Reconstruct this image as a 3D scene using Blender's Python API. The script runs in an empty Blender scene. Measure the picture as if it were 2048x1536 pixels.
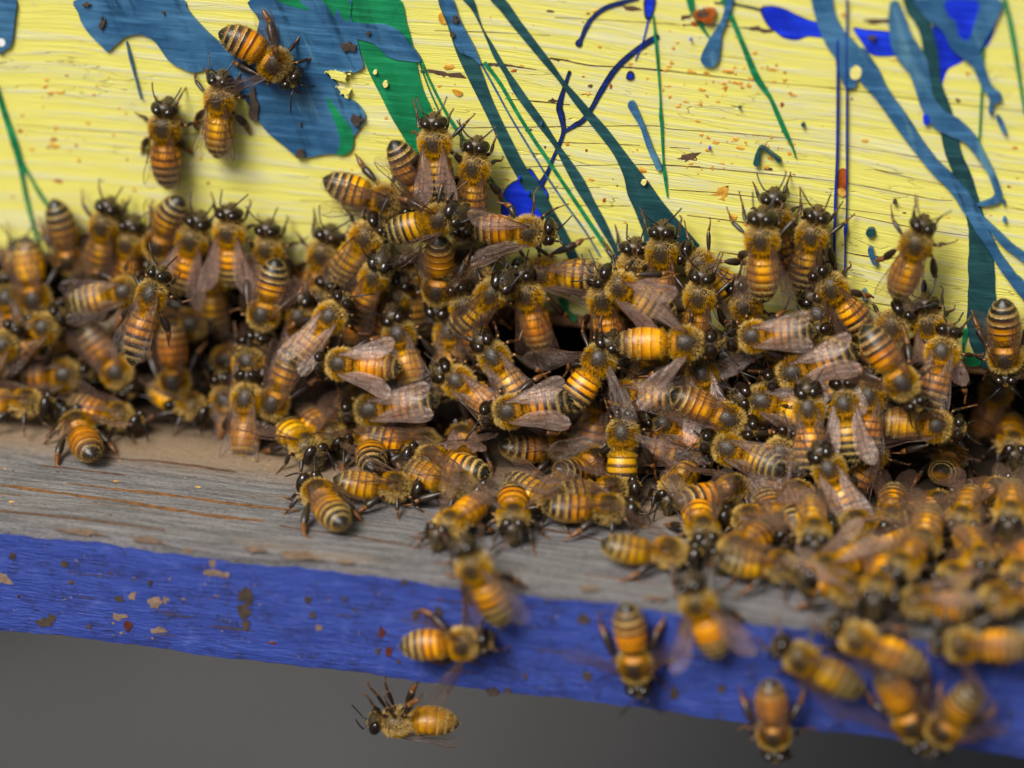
import bpy, bmesh, math, random
import numpy as np
from mathutils import Vector, Matrix
from mathutils.geometry import tessellate_polygon

# ------------------------------------------------------------------ camera, sky, sun, exposure
# one unit is one centimetre
random.seed(7)
RNG = np.random.default_rng(11)
S = bpy.context.scene
COL = S.collection
S.unit_settings.scale_length = 0.01
TH, PS, RO = math.radians(27.77), math.radians(10.14), math.radians(1.36)
CAM = np.array([6.565, -37.724, 20.674])
FWD = np.array([-math.sin(PS) * math.cos(TH), math.cos(PS) * math.cos(TH), -math.sin(TH)])
_r = np.cross(FWD, [0, 0, 1]); _r /= np.linalg.norm(_r)
_u = np.cross(_r, FWD)
RIGHT = math.cos(RO) * _r + math.sin(RO) * _u
UP = math.cos(RO) * _u - math.sin(RO) * _r
cd = bpy.data.cameras.new('camera')
cam = bpy.data.objects.new('camera', cd); COL.objects.link(cam)
cd.lens = 100; cd.sensor_width = 36; cd.sensor_fit = 'HORIZONTAL'
cd.clip_start = 0.5; cd.clip_end = 60000
m = Matrix.Identity(4)
for i in range(3):
    m[i][0], m[i][1], m[i][2], m[i][3] = RIGHT[i], UP[i], -FWD[i], CAM[i]
cam.matrix_world = m
cd.dof.use_dof = True
cd.dof.focus_distance = 41.2
cd.dof.aperture_fstop = 0.056
cd.dof.aperture_blades = 0
S.camera = cam

SUN_EL, SUN_AZ = math.radians(51), math.radians(-28)     # azimuth measured from -Y (behind the camera) towards -X
sdir = Vector((math.sin(SUN_AZ) * math.cos(SUN_EL), -math.cos(SUN_AZ) * math.cos(SUN_EL), math.sin(SUN_EL)))
W = bpy.data.worlds.new('World'); S.world = W; W.use_nodes = True
nt = W.node_tree; nt.nodes.clear()
sky = nt.nodes.new('ShaderNodeTexSky'); sky.sky_type = 'NISHITA'; sky.sun_disc = False
sky.sun_elevation = SUN_EL; sky.sun_rotation = math.atan2(sdir.x, sdir.y)
sky.dust_density = 4.0; sky.air_density = 1.0; sky.ozone_density = 1.0
hs = nt.nodes.new('ShaderNodeHueSaturation'); hs.inputs['Saturation'].default_value = 0.45
bg = nt.nodes.new('ShaderNodeBackground'); bg.inputs['Strength'].default_value = 0.05
wo = nt.nodes.new('ShaderNodeOutputWorld')
nt.links.new(sky.outputs[0], hs.inputs['Color']); nt.links.new(hs.outputs[0], bg.inputs[0]); nt.links.new(bg.outputs[0], wo.inputs[0])
sd = bpy.data.lights.new('sun', 'SUN'); sd.energy = 2.6; sd.angle = math.radians(26); sd.color = (1.0, 0.95, 0.87)
sun = bpy.data.objects.new('sun', sd); COL.objects.link(sun)
sun.rotation_euler = sdir.to_track_quat('Z', 'Y').to_euler()
S.view_settings.view_transform = 'Standard'
S.view_settings.look = 'None'
S.view_settings.gamma = 1.0
S.view_settings.use_curve_mapping = False
S.view_settings.exposure = 0.86
S.cycles.use_denoising = True
S.cycles.max_bounces = 8
S.cycles.diffuse_bounces = 2
S.cycles.transparent_max_bounces = 24
S.cycles.caustics_reflective = False
S.cycles.caustics_refractive = False

# ------------------------------------------------------------------ helpers
FPX = 2048 * 100 / 36
def ray(px, py):
    d = FWD + RIGHT * ((px - 1024) / FPX) - UP * ((py - 768) / FPX)
    return d
def hit(px, py, p0, n):
    """where the sight line through photo pixel (px, py) meets the plane through p0"""
    d = ray(px, py); p0 = np.asarray(p0, float); n = np.asarray(n, float)
    return CAM + d * (((p0 - CAM) @ n) / (d @ n))

def new_mesh(name, verts, faces, mats=(), idx=None, smooth=True):
    me = bpy.data.meshes.new(name)
    me.from_pydata([tuple(map(float, v)) for v in verts], [], [tuple(f) for f in faces])
    for mt in mats: me.materials.append(mt)
    if idx is not None: me.polygons.foreach_set('material_index', np.asarray(idx, np.int32))
    me.polygons.foreach_set('use_smooth', np.full(len(me.polygons), smooth, bool))
    me.update()
    return me
def add_attr(me, name, kind, data):
    a = me.attributes.new(name, kind, 'POINT')
    key = 'vector' if kind == 'FLOAT_VECTOR' else ('color' if kind == 'FLOAT_COLOR' else 'value')
    a.data.foreach_set(key, np.asarray(data, np.float32).ravel())
def obj(name, me, parent=None):
    o = bpy.data.objects.new(name, me); COL.objects.link(o)
    if parent: o.parent = parent
    return o
def empty(name, loc=(0, 0, 0)):
    o = bpy.data.objects.new(name, None); COL.objects.link(o); o.location = loc
    o.empty_display_size = 0.2
    return o

class NT:
    """a small node-tree writer"""
    def __init__(s, name):
        s.m = bpy.data.materials.new(name); s.m.use_nodes = True
        s.t = s.m.node_tree; s.t.nodes.clear()
        s.out = s.n('ShaderNodeOutputMaterial')
    def n(s, typ, **kw):
        nd = s.t.nodes.new(typ)
        for k, v in kw.items(): setattr(nd, k, v)
        return nd
    def set(s, sock, v):
        if isinstance(v, bpy.types.NodeSocket): s.t.links.new(v, sock)
        elif v is not None:
            if isinstance(v, (tuple, list)) and len(v) == 3 and sock.type == 'RGBA': v = (*v, 1)
            sock.default_value = v
    def math(s, op, a, b=None, c=None, clamp=False):
        nd = s.n('ShaderNodeMath', operation=op); nd.use_clamp = clamp
        s.set(nd.inputs[0], a)
        if b is not None: s.set(nd.inputs[1], b)
        if c is not None: s.set(nd.inputs[2], c)
        return nd.outputs[0]
    def mix(s, f, a, b, blend='MIX'):
        nd = s.n('ShaderNodeMix', data_type='RGBA', blend_type=blend)
        s.set(nd.inputs[0], f); s.set(nd.inputs[6], a); s.set(nd.inputs[7], b)
        return nd.outputs[2]
    def noise(s, vec, scale=1, detail=4, rough=.55, dist=0):
        nd = s.n('ShaderNodeTexNoise')
        s.set(nd.inputs['Vector'], vec); nd.inputs['Scale'].default_value = scale
        nd.inputs['Detail'].default_value = detail; nd.inputs['Roughness'].default_value = rough; nd.inputs['Distortion'].default_value = dist
        return nd.outputs[0]
    def sep(s, v):
        nd = s.n('ShaderNodeSeparateXYZ'); s.set(nd.inputs[0], v); return nd.outputs
    def comb(s, x, y, z):
        nd = s.n('ShaderNodeCombineXYZ'); s.set(nd.inputs[0], x); s.set(nd.inputs[1], y); s.set(nd.inputs[2], z); return nd.outputs[0]
    def ss(s, v, a, b, lo=0.0, hi=1.0):
        nd = s.n('ShaderNodeMapRange', interpolation_type='SMOOTHSTEP')
        s.set(nd.inputs[0], v)
        for i, q in zip((1, 2, 3, 4), (a, b, lo, hi)): nd.inputs[i].default_value = q
        return nd.outputs[0]
    def ramp(s, f, stops, interp='LINEAR'):
        nd = s.n('ShaderNodeValToRGB'); s.set(nd.inputs[0], f); cr = nd.color_ramp; cr.interpolation = interp
        while len(cr.elements) < len(stops): cr.elements.new(0.5)
        for e, (p, c) in zip(cr.elements, stops): e.position = p; e.color = (*c, 1)
        return nd.outputs[0]
    def coord(s): return s.n('ShaderNodeTexCoord').outputs['Object']
    def attr(s, name): return s.n('ShaderNodeAttribute', attribute_name=name)
    def bump(s, h, strength=.5, dist=.02):
        nd = s.n('ShaderNodeBump'); nd.inputs['Strength'].default_value = strength; nd.inputs['Distance'].default_value = dist
        s.set(nd.inputs['Height'], h); return nd.outputs[0]
    def pbr(s, col, rough=.6, normal=None, spec=.5, **kw):
        p = s.n('ShaderNodeBsdfPrincipled')
        s.set(p.inputs['Base Color'], col); s.set(p.inputs['Roughness'], rough); s.set(p.inputs['Specular IOR Level'], spec)
        if normal is not None: s.set(p.inputs['Normal'], normal)
        for k, v in kw.items(): s.set(p.inputs[k.replace('_', ' ')], v)
        return p.outputs[0]
    def done(s, sh):
        s.t.links.new(sh, s.out.inputs['Surface']); return s.m

# ------------------------------------------------------------------ wood and paint materials
def mat_yellow():
    t = NT('yellow_paint'); c = t.coord(); x, y, z = t.sep(c)
    warp = t.noise(t.comb(t.math('MULTIPLY', x, .16), 0.0, t.math('MULTIPLY', z, .12)), 1, 2)
    sag = t.math('MULTIPLY', t.ss(x, -1.0, 9.0), -0.55)
    zz = t.math('SUBTRACT', t.math('ADD', z, t.math('MULTIPLY', warp, .7)), sag)
    v1 = t.comb(t.math('MULTIPLY', x, .30), 3.0, t.math('MULTIPLY', zz, 9.0))
    v2 = t.comb(t.math('MULTIPLY', x, 1.5), 7.0, t.math('MULTIPLY', zz, 46.0))
    v3 = t.comb(t.math('MULTIPLY', x, .22), 1.0, t.math('MULTIPLY', zz, 1.7))
    n1 = t.noise(v1, 1, 5, .58); n2 = t.noise(v2, 1, 4, .62); n3 = t.noise(v3, 1, 4, .5)
    big = t.noise(t.comb(t.math('MULTIPLY', x, .35), 0.0, t.math('MULTIPLY', z, .5)), 1, 3)
    base = t.mix(n2, (.58, .52, .075), (.80, .765, .20))
    base = t.mix(t.ss(n1, .50, .74, 0, .55), base, (.87, .85, .44))
    wearm = t.math('MULTIPLY', t.ss(t.math('ADD', n1, t.math('MULTIPLY', big, .22)), .585, .66), t.ss(n2, .40, .58))
    base = t.mix(t.math('MULTIPLY', wearm, .48), base, (.46, .46, .48))
    cr = t.math('ABSOLUTE', t.math('SUBTRACT', n3, .5))
    crm = t.math('MULTIPLY', t.ss(cr, .0035, .0, 0, 1), t.ss(t.noise(t.comb(t.math('MULTIPLY', x, .9), 9.0, t.math('MULTIPLY', z, 1.2)), 1, 3), .42, .55))
    fibre = t.math('MULTIPLY', t.ss(t.noise(t.comb(t.math('MULTIPLY', x, 1.2), 5.0, t.math('MULTIPLY', zz, 24.0)), 1, 5, .7), .66, .72), t.ss(big, .55, .68))
    dark = t.math('MAXIMUM', t.math('MULTIPLY', crm, .3), t.math('MULTIPLY', fibre, .2))
    base = t.mix(dark, base, (.10, .06, .03))
    spots = t.math('MULTIPLY', t.ss(t.noise(c, 7, 4, .6), .62, .68), t.ss(t.noise(c, .5, 2), .45, .6))
    base = t.mix(t.math('MULTIPLY', spots, .35), base, (.42, .40, .36))
    h = t.math('SUBTRACT', t.math('ADD', t.math('MULTIPLY', n1, .8), t.math('MULTIPLY', n2, .45)), t.math('MULTIPLY', crm, .8))
    return t.done(t.pbr(base, .55, t.bump(h, .7, .035), .4))
def mat_greywood():
    t = NT('weathered_grey_wood'); c = t.coord(); x, y, z = t.sep(c)
    w = t.noise(t.comb(t.math('MULTIPLY', x, .2), t.math('MULTIPLY', y, .3), 0.0), 1, 2)
    yy = t.math('ADD', t.math('ADD', y, t.math('MULTIPLY', z, 1.0)), t.math('MULTIPLY', w, .7))
    n1 = t.noise(t.comb(t.math('MULTIPLY', x, .7), t.math('MULTIPLY', yy, 11.0), 0.0), 1, 8, .68)
    n2 = t.noise(t.comb(t.math('MULTIPLY', x, 4.0), t.math('MULTIPLY', yy, 52.0), 2.0), 1, 6, .72)
    n4 = t.noise(t.comb(t.math('MULTIPLY', x, 14.0), t.math('MULTIPLY', yy, 40.0), z), 1, 5, .75)
    col = t.mix(t.ss(n1, .3, .72), (.066, .064, .068), (.31, .298, .310))
    col = t.mix(t.math('MULTIPLY', t.ss(n2, .40, .72), .45), col, (.46, .44, .445))
    brown = t.math('MULTIPLY', t.ss(t.noise(t.comb(t.math('MULTIPLY', x, .3), t.math('MULTIPLY', yy, 2.2), 5.0), 1, 3), .58, .68), .35)
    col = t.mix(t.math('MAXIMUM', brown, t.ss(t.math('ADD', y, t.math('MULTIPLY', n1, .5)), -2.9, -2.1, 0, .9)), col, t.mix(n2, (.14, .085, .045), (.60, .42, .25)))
    crk = t.ss(n2, .34, .27)
    col = t.mix(t.math('MULTIPLY', crk, .8), col, (.025, .02, .017))
    col = t.mix(t.ss(n4, .52, .66, 0, .7), col, (.045, .04, .037))
    col = t.mix(t.ss(n4, .46, .34, 0, .45), col, (.46, .43, .42))
    col = t.mix(t.ss(t.math('ADD', y, t.math('MULTIPLY', n1, .8)), -1.9, -.9, 0, .95), col, t.mix(n2, (.008, .005, .003), (.035, .019, .010)))  # propolis-stained floor, blackened further inwards to paint in the entrance shade
    h = t.math('ADD', t.math('MULTIPLY', n1, .6), t.math('ADD', t.math('MULTIPLY', n2, .8), t.math('MULTIPLY', n4, .6)))
    return t.done(t.pbr(col, .8, t.bump(h, 1.0, .06), .25))
def mat_blue():
    t = NT('blue_paint'); c = t.coord(); x, y, z = t.sep(c)
    n1 = t.noise(t.comb(t.math('MULTIPLY', x, .8), y, t.math('MULTIPLY', z, 5.0)), 1, 6, .6)
    n2 = t.noise(t.comb(t.math('MULTIPLY', x, 4.0), y, t.math('MULTIPLY', z, 26.0)), 1, 5, .65)
    n3 = t.noise(c, 3.2, 5, .65); n5 = t.noise(c, 11, 4, .6)
    col = t.mix(n1, (.011, .026, .18), (.044, .084, .40))
    col = t.mix(t.ss(n2, .55, .75, 0, .5), col, (.095, .125, .42))
    col = t.mix(t.ss(n2, .42, .30, 0, .6), col, (.008, .012, .08))
    col = t.mix(t.ss(n3, .52, .66, 0, .55), col, (.018, .024, .12))
    col = t.mix(t.ss(n3, .44, .30, 0, .35), col, (.085, .12, .42))
    grime = t.math('MULTIPLY', t.ss(t.noise(c, 19, 4, .7), .54, .64), t.ss(t.noise(c, 1.6, 3), .42, .60))
    col = t.mix(t.math('MULTIPLY', grime, .75), col, (.020, .018, .030))
    bare = t.math('MULTIPLY', t.ss(n5, .64, .69), t.ss(n3, .50, .60))
    col = t.mix(t.math('MULTIPLY', bare, .8), col, (.30, .20, .13))
    h = t.math('ADD', t.math('MULTIPLY', n1, .6), t.math('MULTIPLY', n2, .5))
    return t.done(t.pbr(col, .5, t.bump(h, 1.0, .05), .4))
def mat_barewood(name='bare_wood', a=(.16, .075, .03), b=(.42, .24, .12)):
    t = NT(name); c = t.coord(); x, y, z = t.sep(c)
    n = t.noise(t.comb(t.math('MULTIPLY', x, .8), t.math('MULTIPLY', y, 8.0), t.math('MULTIPLY', z, 12.0)), 1, 6, .65)
    return t.done(t.pbr(t.mix(n, a, b), .75, t.bump(n, .6, .03), .3))
def mat_paint(name, col, col2, rough=.42, tint=None, amt=.55):
    tint = tint or tuple(min(1, q * 1.5 + .01) for q in col2)
    t = NT(name); c = t.coord(); x, y, z = t.sep(c)
    n1 = t.noise(t.comb(t.math('MULTIPLY', x, .8), 2.0, t.math('MULTIPLY', z, 9.0)), 1, 6, .6)
    n2 = t.noise(c, 1.3, 4, .6); n3 = t.noise(c, 14, 3, .5)
    k = t.mix(t.ss(n2, .38, .66), col, col2)
    br = t.noise(t.comb(t.math('ADD', t.math('MULTIPLY', x, 3.2), t.math('MULTIPLY', z, 1.3)), 4.0, t.math('MULTIPLY', z, .55)), 1, 5, .6)
    k = t.mix(t.ss(br, .54, .72, 0, amt), k, tint)
    k = t.mix(t.ss(br, .45, .30, 0, amt), k, tuple(q * .42 for q in col))
    k = t.mix(t.ss(n1, .48, .68, 0, .55), k, tuple(min(1, q * 1.7 + .012) for q in col2))
    k = t.mix(t.ss(n1, .46, .32, 0, .6), k, tuple(q * .55 for q in col))
    k = t.mix(t.ss(n3, .70, .76, 0, .6), k, (.03, .02, .01))
    h = t.math('ADD', n1, t.math('MULTIPLY', n3, .25))
    return t.done(t.pbr(k, rough, t.bump(h, .55, .03), .45))
def mat_fleck(name, cols, rough=.45):
    t = NT(name); n = t.noise(t.coord(), 9, 3)
    return t.done(t.pbr(t.ramp(n, [(.3, cols[0]), (.7, cols[1])]), rough, t.bump(n, .4, .03), .5))
def mat_ground():
    t = NT('grey_paving'); c = t.coord()
    n = t.noise(c, .06, 6, .6); n2 = t.noise(c, .9, 5, .7)
    col = t.mix(n, (.040, .039, .040), (.085, .083, .083)); col = t.mix(t.ss(n2, .5, .7, 0, .5), col, (.075, .073, .072))
    return t.done(t.pbr(col, .9, t.bump(n2, .6, .6), .2))

M_YEL, M_GREY, M_BLUE, M_BARE = mat_yellow(), mat_greywood(), mat_blue(), mat_barewood()
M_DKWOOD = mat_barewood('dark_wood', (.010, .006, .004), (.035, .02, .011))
M_STEEL = mat_paint('steel_blue_paint', (.016, .075, .17), (.040, .13, .25), .36, (.11, .25, .31), .95)
M_ULTRA = mat_paint('ultramarine_paint', (.003, .018, .45), (.006, .035, .58), .35)
M_NAVY = mat_paint('navy_paint', (.003, .014, .16), (.006, .028, .26), .35)
M_GREEN = mat_paint('green_paint', (.001, .13, .045), (.004, .19, .07), .38)
M_TEAL = mat_paint('dark_teal_paint', (.006, .040, .048), (.012, .065, .072))
M_INK = mat_paint('dark_rim_paint', (.004, .011, .03), (.01, .02, .06))
M_WHITE = mat_fleck('white_paint', ((.7, .7, .7), (.8, .8, .8)))
M_YDOT = mat_fleck('yellow_spot_paint', ((.66, .58, .16), (.74, .68, .25)))
M_PROP = mat_fleck('propolis', ((.42, .17, .012), (.66, .38, .05)))
M_STAIN = mat_fleck('orange_stained_wood', ((.06, .028, .010), (.20, .085, .022)), .8)
M_PROPD = mat_fleck('dark_propolis', ((.20, .035, .004), (.42, .10, .006)), .3)
M_CRACK = mat_fleck('brown_crack_wood', ((.035, .018, .010), (.13, .065, .035)), .9)  # dark brown of bare wood in cracks and flaked spots
M_DIRT = mat_fleck('dark_stain', ((.025, .017, .012), (.07, .045, .03)), .8)
M_CHIP = mat_fleck('bare_chip_wood', ((.11, .07, .045), (.27, .18, .12)), .8)
M_RUST = mat_fleck('rust_speck', ((.05, .010, .006), (.12, .025, .012)), .5)

# ------------------------------------------------------------------ setting: ground and hive
def plane(name, cx, cy, z, h, mat):
    return obj(name, new_mesh(name, [(cx - h, cy - h, z), (cx + h, cy - h, z), (cx + h, cy + h, z), (cx - h, cy + h, z)], [(0, 1, 2, 3)], [mat], smooth=False))
ground = plane('ground', 0, 0, -45, 20000, mat_ground()); ground['kind'] = 'structure'

def box_mesh(name, x0, x1, y0, y1, z0, z1, mat, bev=.05):
    bm = bmesh.new(); bmesh.ops.create_cube(bm, size=1)
    for v in bm.verts:
        v.co = Vector(((x0 + x1) / 2 + v.co.x * (x1 - x0), (y0 + y1) / 2 + v.co.y * (y1 - y0), (z0 + z1) / 2 + v.co.z * (z1 - z0)))
    if bev: bmesh.ops.bevel(bm, geom=bm.edges[:], offset=bev, segments=2, affect='EDGES', clamp_overlap=True)
    me = bpy.data.meshes.new(name); bm.to_mesh(me); bm.free(); me.materials.append(mat); return me
hive = empty('beehive', (0, 20, -1.9))
hive['label'] = 'wooden beehive with paint-splashed yellow front and worn blue-edged landing board'
hive['category'] = 'beehive'
def hpart(name, me, parent=None):
    o = obj(name, me, parent or hive)
    if parent is None: o.matrix_parent_inverse = Matrix.Translation((0, -20, 1.9))
    return o
def edge_z(x): return 1.80 - 0.014 * x           # bottom rim of the yellow paint: the board sits a little crooked
LIP = 4.81                                         # how far the landing board stands out

def lattice(name, xs, prof, mats, midx, jitter=None):
    """sweep a profile of (y, z) points along x; jitter(i, x) may move a profile point"""
    V, F, I = [], [], []
    n = len(prof)
    for x in xs:
        for i, (y, z) in enumerate(prof):
            dy, dz = jitter(i, x) if jitter else (0, 0)
            V.append((x, y + dy, z + dz))
    for a in range(len(xs) - 1):
        for i in range(n - 1):
            F.append((a * n + i, a * n + i + 1, (a + 1) * n + i + 1, (a + 1) * n + i)); I.append(midx[i])
    return new_mesh(name, V, F, mats, I, False)
def wob(x, k, s=1.0):
    return s * (math.sin(x * 1.7 + k * 2.1) * .5 + math.sin(x * 4.3 + k * 5.7) * .3 + math.sin(x * 11.1 + k * 1.3) * .2 + math.sin(x * 23.7 + k * 3.3) * .12)
XS = np.concatenate([np.linspace(-21, -9, 25)[:-1], np.linspace(-9, 9, 361), np.linspace(9, 21, 25)[1:]])
# front board: painted face over a bare lower rim
fprof = [(0.0, 25.0), (0.0, 1.80), (0.012, 1.785), (0.025, 1.77), (0.025, 1.60), (0.07, 1.545), (1.9, 1.545), (1.9, 25.0), (0.0, 25.0)]
def fjit(i, x):
    tz = -0.014 * x
    if i in (0, 7, 8): return (0, 0)
    if i in (1, 2, 3): return (0, tz + wob(x, 1, .02))
    return (0, tz + wob(x, i, .008))
front = hpart('front_board', lattice('front_board', XS, fprof, [M_YEL, M_BARE, M_DKWOOD], [0, 0, 1, 1, 1, 2, 2, 1], fjit))
# landing board: grey top, worn rounded nose, blue front, ragged lower edge
lprof = [(50.0, 0.0), (1.9, 0.0), (-LIP + .30, 0.0), (-LIP + .16, -.012), (-LIP + .06, -.05), (-LIP + .01, -.11), (-LIP, -.20), (-LIP, -1.72), (-LIP + .015, -1.84), (-LIP + .10, -1.90), (50.0, -1.90), (50.0, 0.0)]
def ljit(i, x):
    if i in (3, 4, 5): return (wob(x, i, .018), wob(x, i + 4, .012))
    if i == 6: return (0, wob(x, 2, .045))
    if i in (7, 8): return (0, wob(x, 8, .035))
    if i == 9: return (0, wob(x, 8, .030))
    return (0, 0)
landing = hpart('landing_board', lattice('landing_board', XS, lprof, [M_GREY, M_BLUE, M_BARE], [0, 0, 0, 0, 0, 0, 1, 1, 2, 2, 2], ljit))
for sx in (-1, 1):
    x0, x1 = (-21, -19.2) if sx < 0 else (19.2, 21)
    hpart('side_board', box_mesh('side_board', x0, x1, 1.905, 48.1, 1.55, 25, M_YEL))
    hpart('entrance_rail', box_mesh('entrance_rail', x0, x1, 0.4, 50, 0.003, 1.2 if sx > 0 else 1.8, M_GREY))
    for yy in (4, 46):
        hpart('stand_leg', box_mesh('stand_leg', sx * 43 - 2, sx * 43 + 2, yy - 2, yy + 2, -44.99, -1.91, M_GREY))
for yy in (4, 46):
    hpart('stand_beam', box_mesh('stand_beam', -41, 41, yy - 1.5, yy + 1.5, -4.6, -1.905, M_GREY))
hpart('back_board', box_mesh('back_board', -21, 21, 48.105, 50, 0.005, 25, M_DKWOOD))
hpart('lid', box_mesh('lid', -23, 23, -2, 52, 25.005, 28, M_GREY))
for k in range(5):
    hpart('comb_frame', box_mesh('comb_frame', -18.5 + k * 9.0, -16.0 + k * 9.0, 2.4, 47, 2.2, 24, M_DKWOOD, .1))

# ------------------------------------------------------------------ paint strokes, cracks, chips: raised sheets on the boards
WALL = ((0, 0, 0), (0, 1, 0)); TOP = ((0, 0, 0), (0, 0, 1)); NOSE = ((0, -LIP, 0), (0, 1, 0))
def smooth_line(P, n=7):
    P = np.asarray(P, float)
    if len(P) < 3: return np.array([P[0] + (P[-1] - P[0]) * t for t in np.linspace(0, 1, 14)])
    Q = np.vstack([2 * P[0] - P[1], P, 2 * P[-1] - P[-2]]); out = []
    for i in range(1, len(Q) - 2):
        a, b, c, d = Q[i - 1], Q[i], Q[i + 1], Q[i + 2]
        for t in np.arange(n) / n:
            out.append(.5 * (2 * b + (c - a) * t + (2 * a - 5 * b + 4 * c - d) * t * t + (3 * b - a - 3 * c + d) * t ** 3))
    out.append(P[-1]); return np.array(out)
def closed_smooth(P, n=4):
    P = np.asarray(P, float); out = []; k = len(P)
    for i in range(k):
        a, b, c, d = P[i - 1], P[i], P[(i + 1) % k], P[(i + 2) % k]
        for t in np.arange(n) / n:
            out.append(.5 * (2 * b + (c - a) * t + (2 * a - 5 * b + 4 * c - d) * t * t + (3 * b - a - 3 * c + d) * t ** 3))
    return np.array(out)
LAYER = [0.0]
def sheet(name, tris, pts, rim, surf, off, mat, parent, label=None, slope=.006):
    """flat pieces: pts in photo pixels laid on a board plane, raised by off with sloped sides"""
    p0, n = surf; n = np.array(n, float)
    nrm = -n if surf is not TOP else n
    B = np.array([hit(px, py, p0, n) for px, py in pts])
    Tp = B + nrm * off
    V = list(Tp); F = [tuple(t) for t in tris]
    if rim is not None:
        k = len(V); cen = B[rim].mean(0)
        for i in rim: V.append(B[i] - nrm * .002)
        r = len(rim)
        for j in range(r): F.append((rim[j], rim[(j + 1) % r], k + (j + 1) % r, k + j))
    me = new_mesh(name, V, F, [mat], None, False)
    bm = bmesh.new(); bm.from_mesh(me); bmesh.ops.recalc_face_normals(bm, faces=bm.faces[:]); bm.to_mesh(me); bm.free()
    o = hpart(name, me, parent)
    if label: o['label'] = label
    return o
def lift():
    LAYER[0] += .0011; return .004 + LAYER[0]
def blob(P, mat, name='paint_splash', surf=WALL, parent=None, label=None, n=4, off=None):
    P = closed_smooth(P, n) if n > 1 else np.asarray(P, float)
    tri = tessellate_polygon([[Vector((a, b, 0)) for a, b in P]])
    return sheet(name, tri, P, list(range(len(P))), surf, off or lift(), mat, parent or front, label)
def stroke(P, mat, name='paint_drip', surf=WALL, parent=None, label=None, off=None, rough=.05, n=7):
    """P: (x, y, width) in photo pixels"""
    Q = smooth_line(P, n); xy, w = Q[:, :2], np.maximum(Q[:, 2], .8)
    d = np.gradient(xy, axis=0); d /= np.linalg.norm(d, axis=1)[:, None] + 1e-9
    nn = np.stack([-d[:, 1], d[:, 0]], 1)
    ph = random.random() * 9; s = np.arange(len(xy))
    def rough_edge():
        g = np.interp(s, np.linspace(0, len(s), 3 + len(s) // 5), RNG.normal(0, 1, 3 + len(s) // 5)) + .35 * RNG.normal(0, 1, len(s))
        return 1 + rough * 1.1 * np.clip(g, -2, 2)
    wl = w * .5 * rough_edge(); wr = w * .5 * rough_edge()
    L = xy + nn * wl[:, None]; R = xy - nn * wr[:, None]
    k = len(xy); pts = list(L) + list(R); tris = []
    for i in range(k - 1): tris += [(i, i + 1, k + i + 1), (i, k + i + 1, k + i)]
    def cap(c, dirv, nv, hw):
        return [c + dirv * hw * math.sin(a) + nv * hw * math.cos(a) for a in np.linspace(0, math.pi, 7)[1:-1]]
    a0 = len(pts); pts += cap(xy[-1], d[-1], nn[-1], w[-1] * .5); a1 = len(pts)
    fan = [k - 1] + list(range(a0, a1)) + [2 * k - 1]
    for i in range(1, len(fan) - 1): tris.append((fan[0], fan[i], fan[i + 1]))
    b0 = len(pts); pts += cap(xy[0], -d[0], -nn[0], w[0] * .5); b1 = len(pts)
    fan2 = [k] + list(range(b0, b1)) + [0]
    for i in range(1, len(fan2) - 1): tris.append((fan2[0], fan2[i], fan2[i + 1]))
    rim = list(range(k)) + list(range(a0, a1)) + list(range(2 * k - 1, k - 1, -1)) + list(range(b0, b1))
    return sheet(name, tris, np.array(pts), rim, surf, off or lift(), mat, parent or front, label)
def jagged(P, amp=.16):
    P = np.asarray(P, float); out = []; k = len(P); s = np.ptp(P, axis=0).min()
    for i in range(k):
        for t in (0, .33, .66):
            q = P[i] * (1 - t) + P[(i + 1) % k] * t; out.append(tuple(q + np.array([random.uniform(-2, 2), random.uniform(-1, 1)]) * s * amp))
    return out
def dot(x, y, r, mat, name='paint_spot', surf=WALL, parent=None, ry=None, jag=.12, label=None, off=None, rot=0.0):
    k = 12 if r > 4 else 8; ry = ry or r; P = []
    for i in range(k):
        a = 2 * math.pi * i / k; q = 1 + random.uniform(-jag, jag)
        u, v = r * q * math.cos(a), ry * q * math.sin(a)
        P.append((x + u * math.cos(rot) - v * math.sin(rot), y + u * math.sin(rot) + v * math.cos(rot)))
    return blob(P, mat, name, surf, parent, label, 2, off)

# --- ultramarine and rims first, then teal, green, steel on top
blob([(1868, 30), (1885, 58), (1925, 113), (1920, 126), (1897, 138), (1886, 165), (1882, 198), (1872, 192), (1864, 120)], M_ULTRA)
blob([(1975, -5), (1998, -5), (1992, 50), (1982, 80), (1962, 106), (1955, 90), (1968, 50)], M_ULTRA)
for P in ([(1520, 18), (1539, 11), (1567, 16), (1594, 29), (1621, 40), (1648, 49), (1678, 79), (1642, 75), (1615, 73), (1594, 80), (1568, 76), (1551, 64), (1534, 50)],
          [(1706, 55), (1731, 58), (1787, 66), (1799, 106), (1789, 111), (1758, 112), (1739, 106), (1723, 84)],
          [(1048, 342), (1062, 337), (1077, 358), (1093, 379), (1098, 395), (1088, 432), (1082, 449), (1050, 444), (1007, 440), (1002, 410), (1007, 383), (1023, 365), (1038, 357)]):
    blob(P, M_INK, 'paint_splash', label='dark rim round an ultramarine paint splash')
    c = np.mean(P, 0); blob([tuple(c + (np.array(p) - c) * .94) for p in P], M_ULTRA, label='bright ultramarine paint splash')
stroke([(1522, 20, 4), (1500, 14, 4), (1470, 8, 4), (1430, 5, 3)], M_INK)
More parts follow.
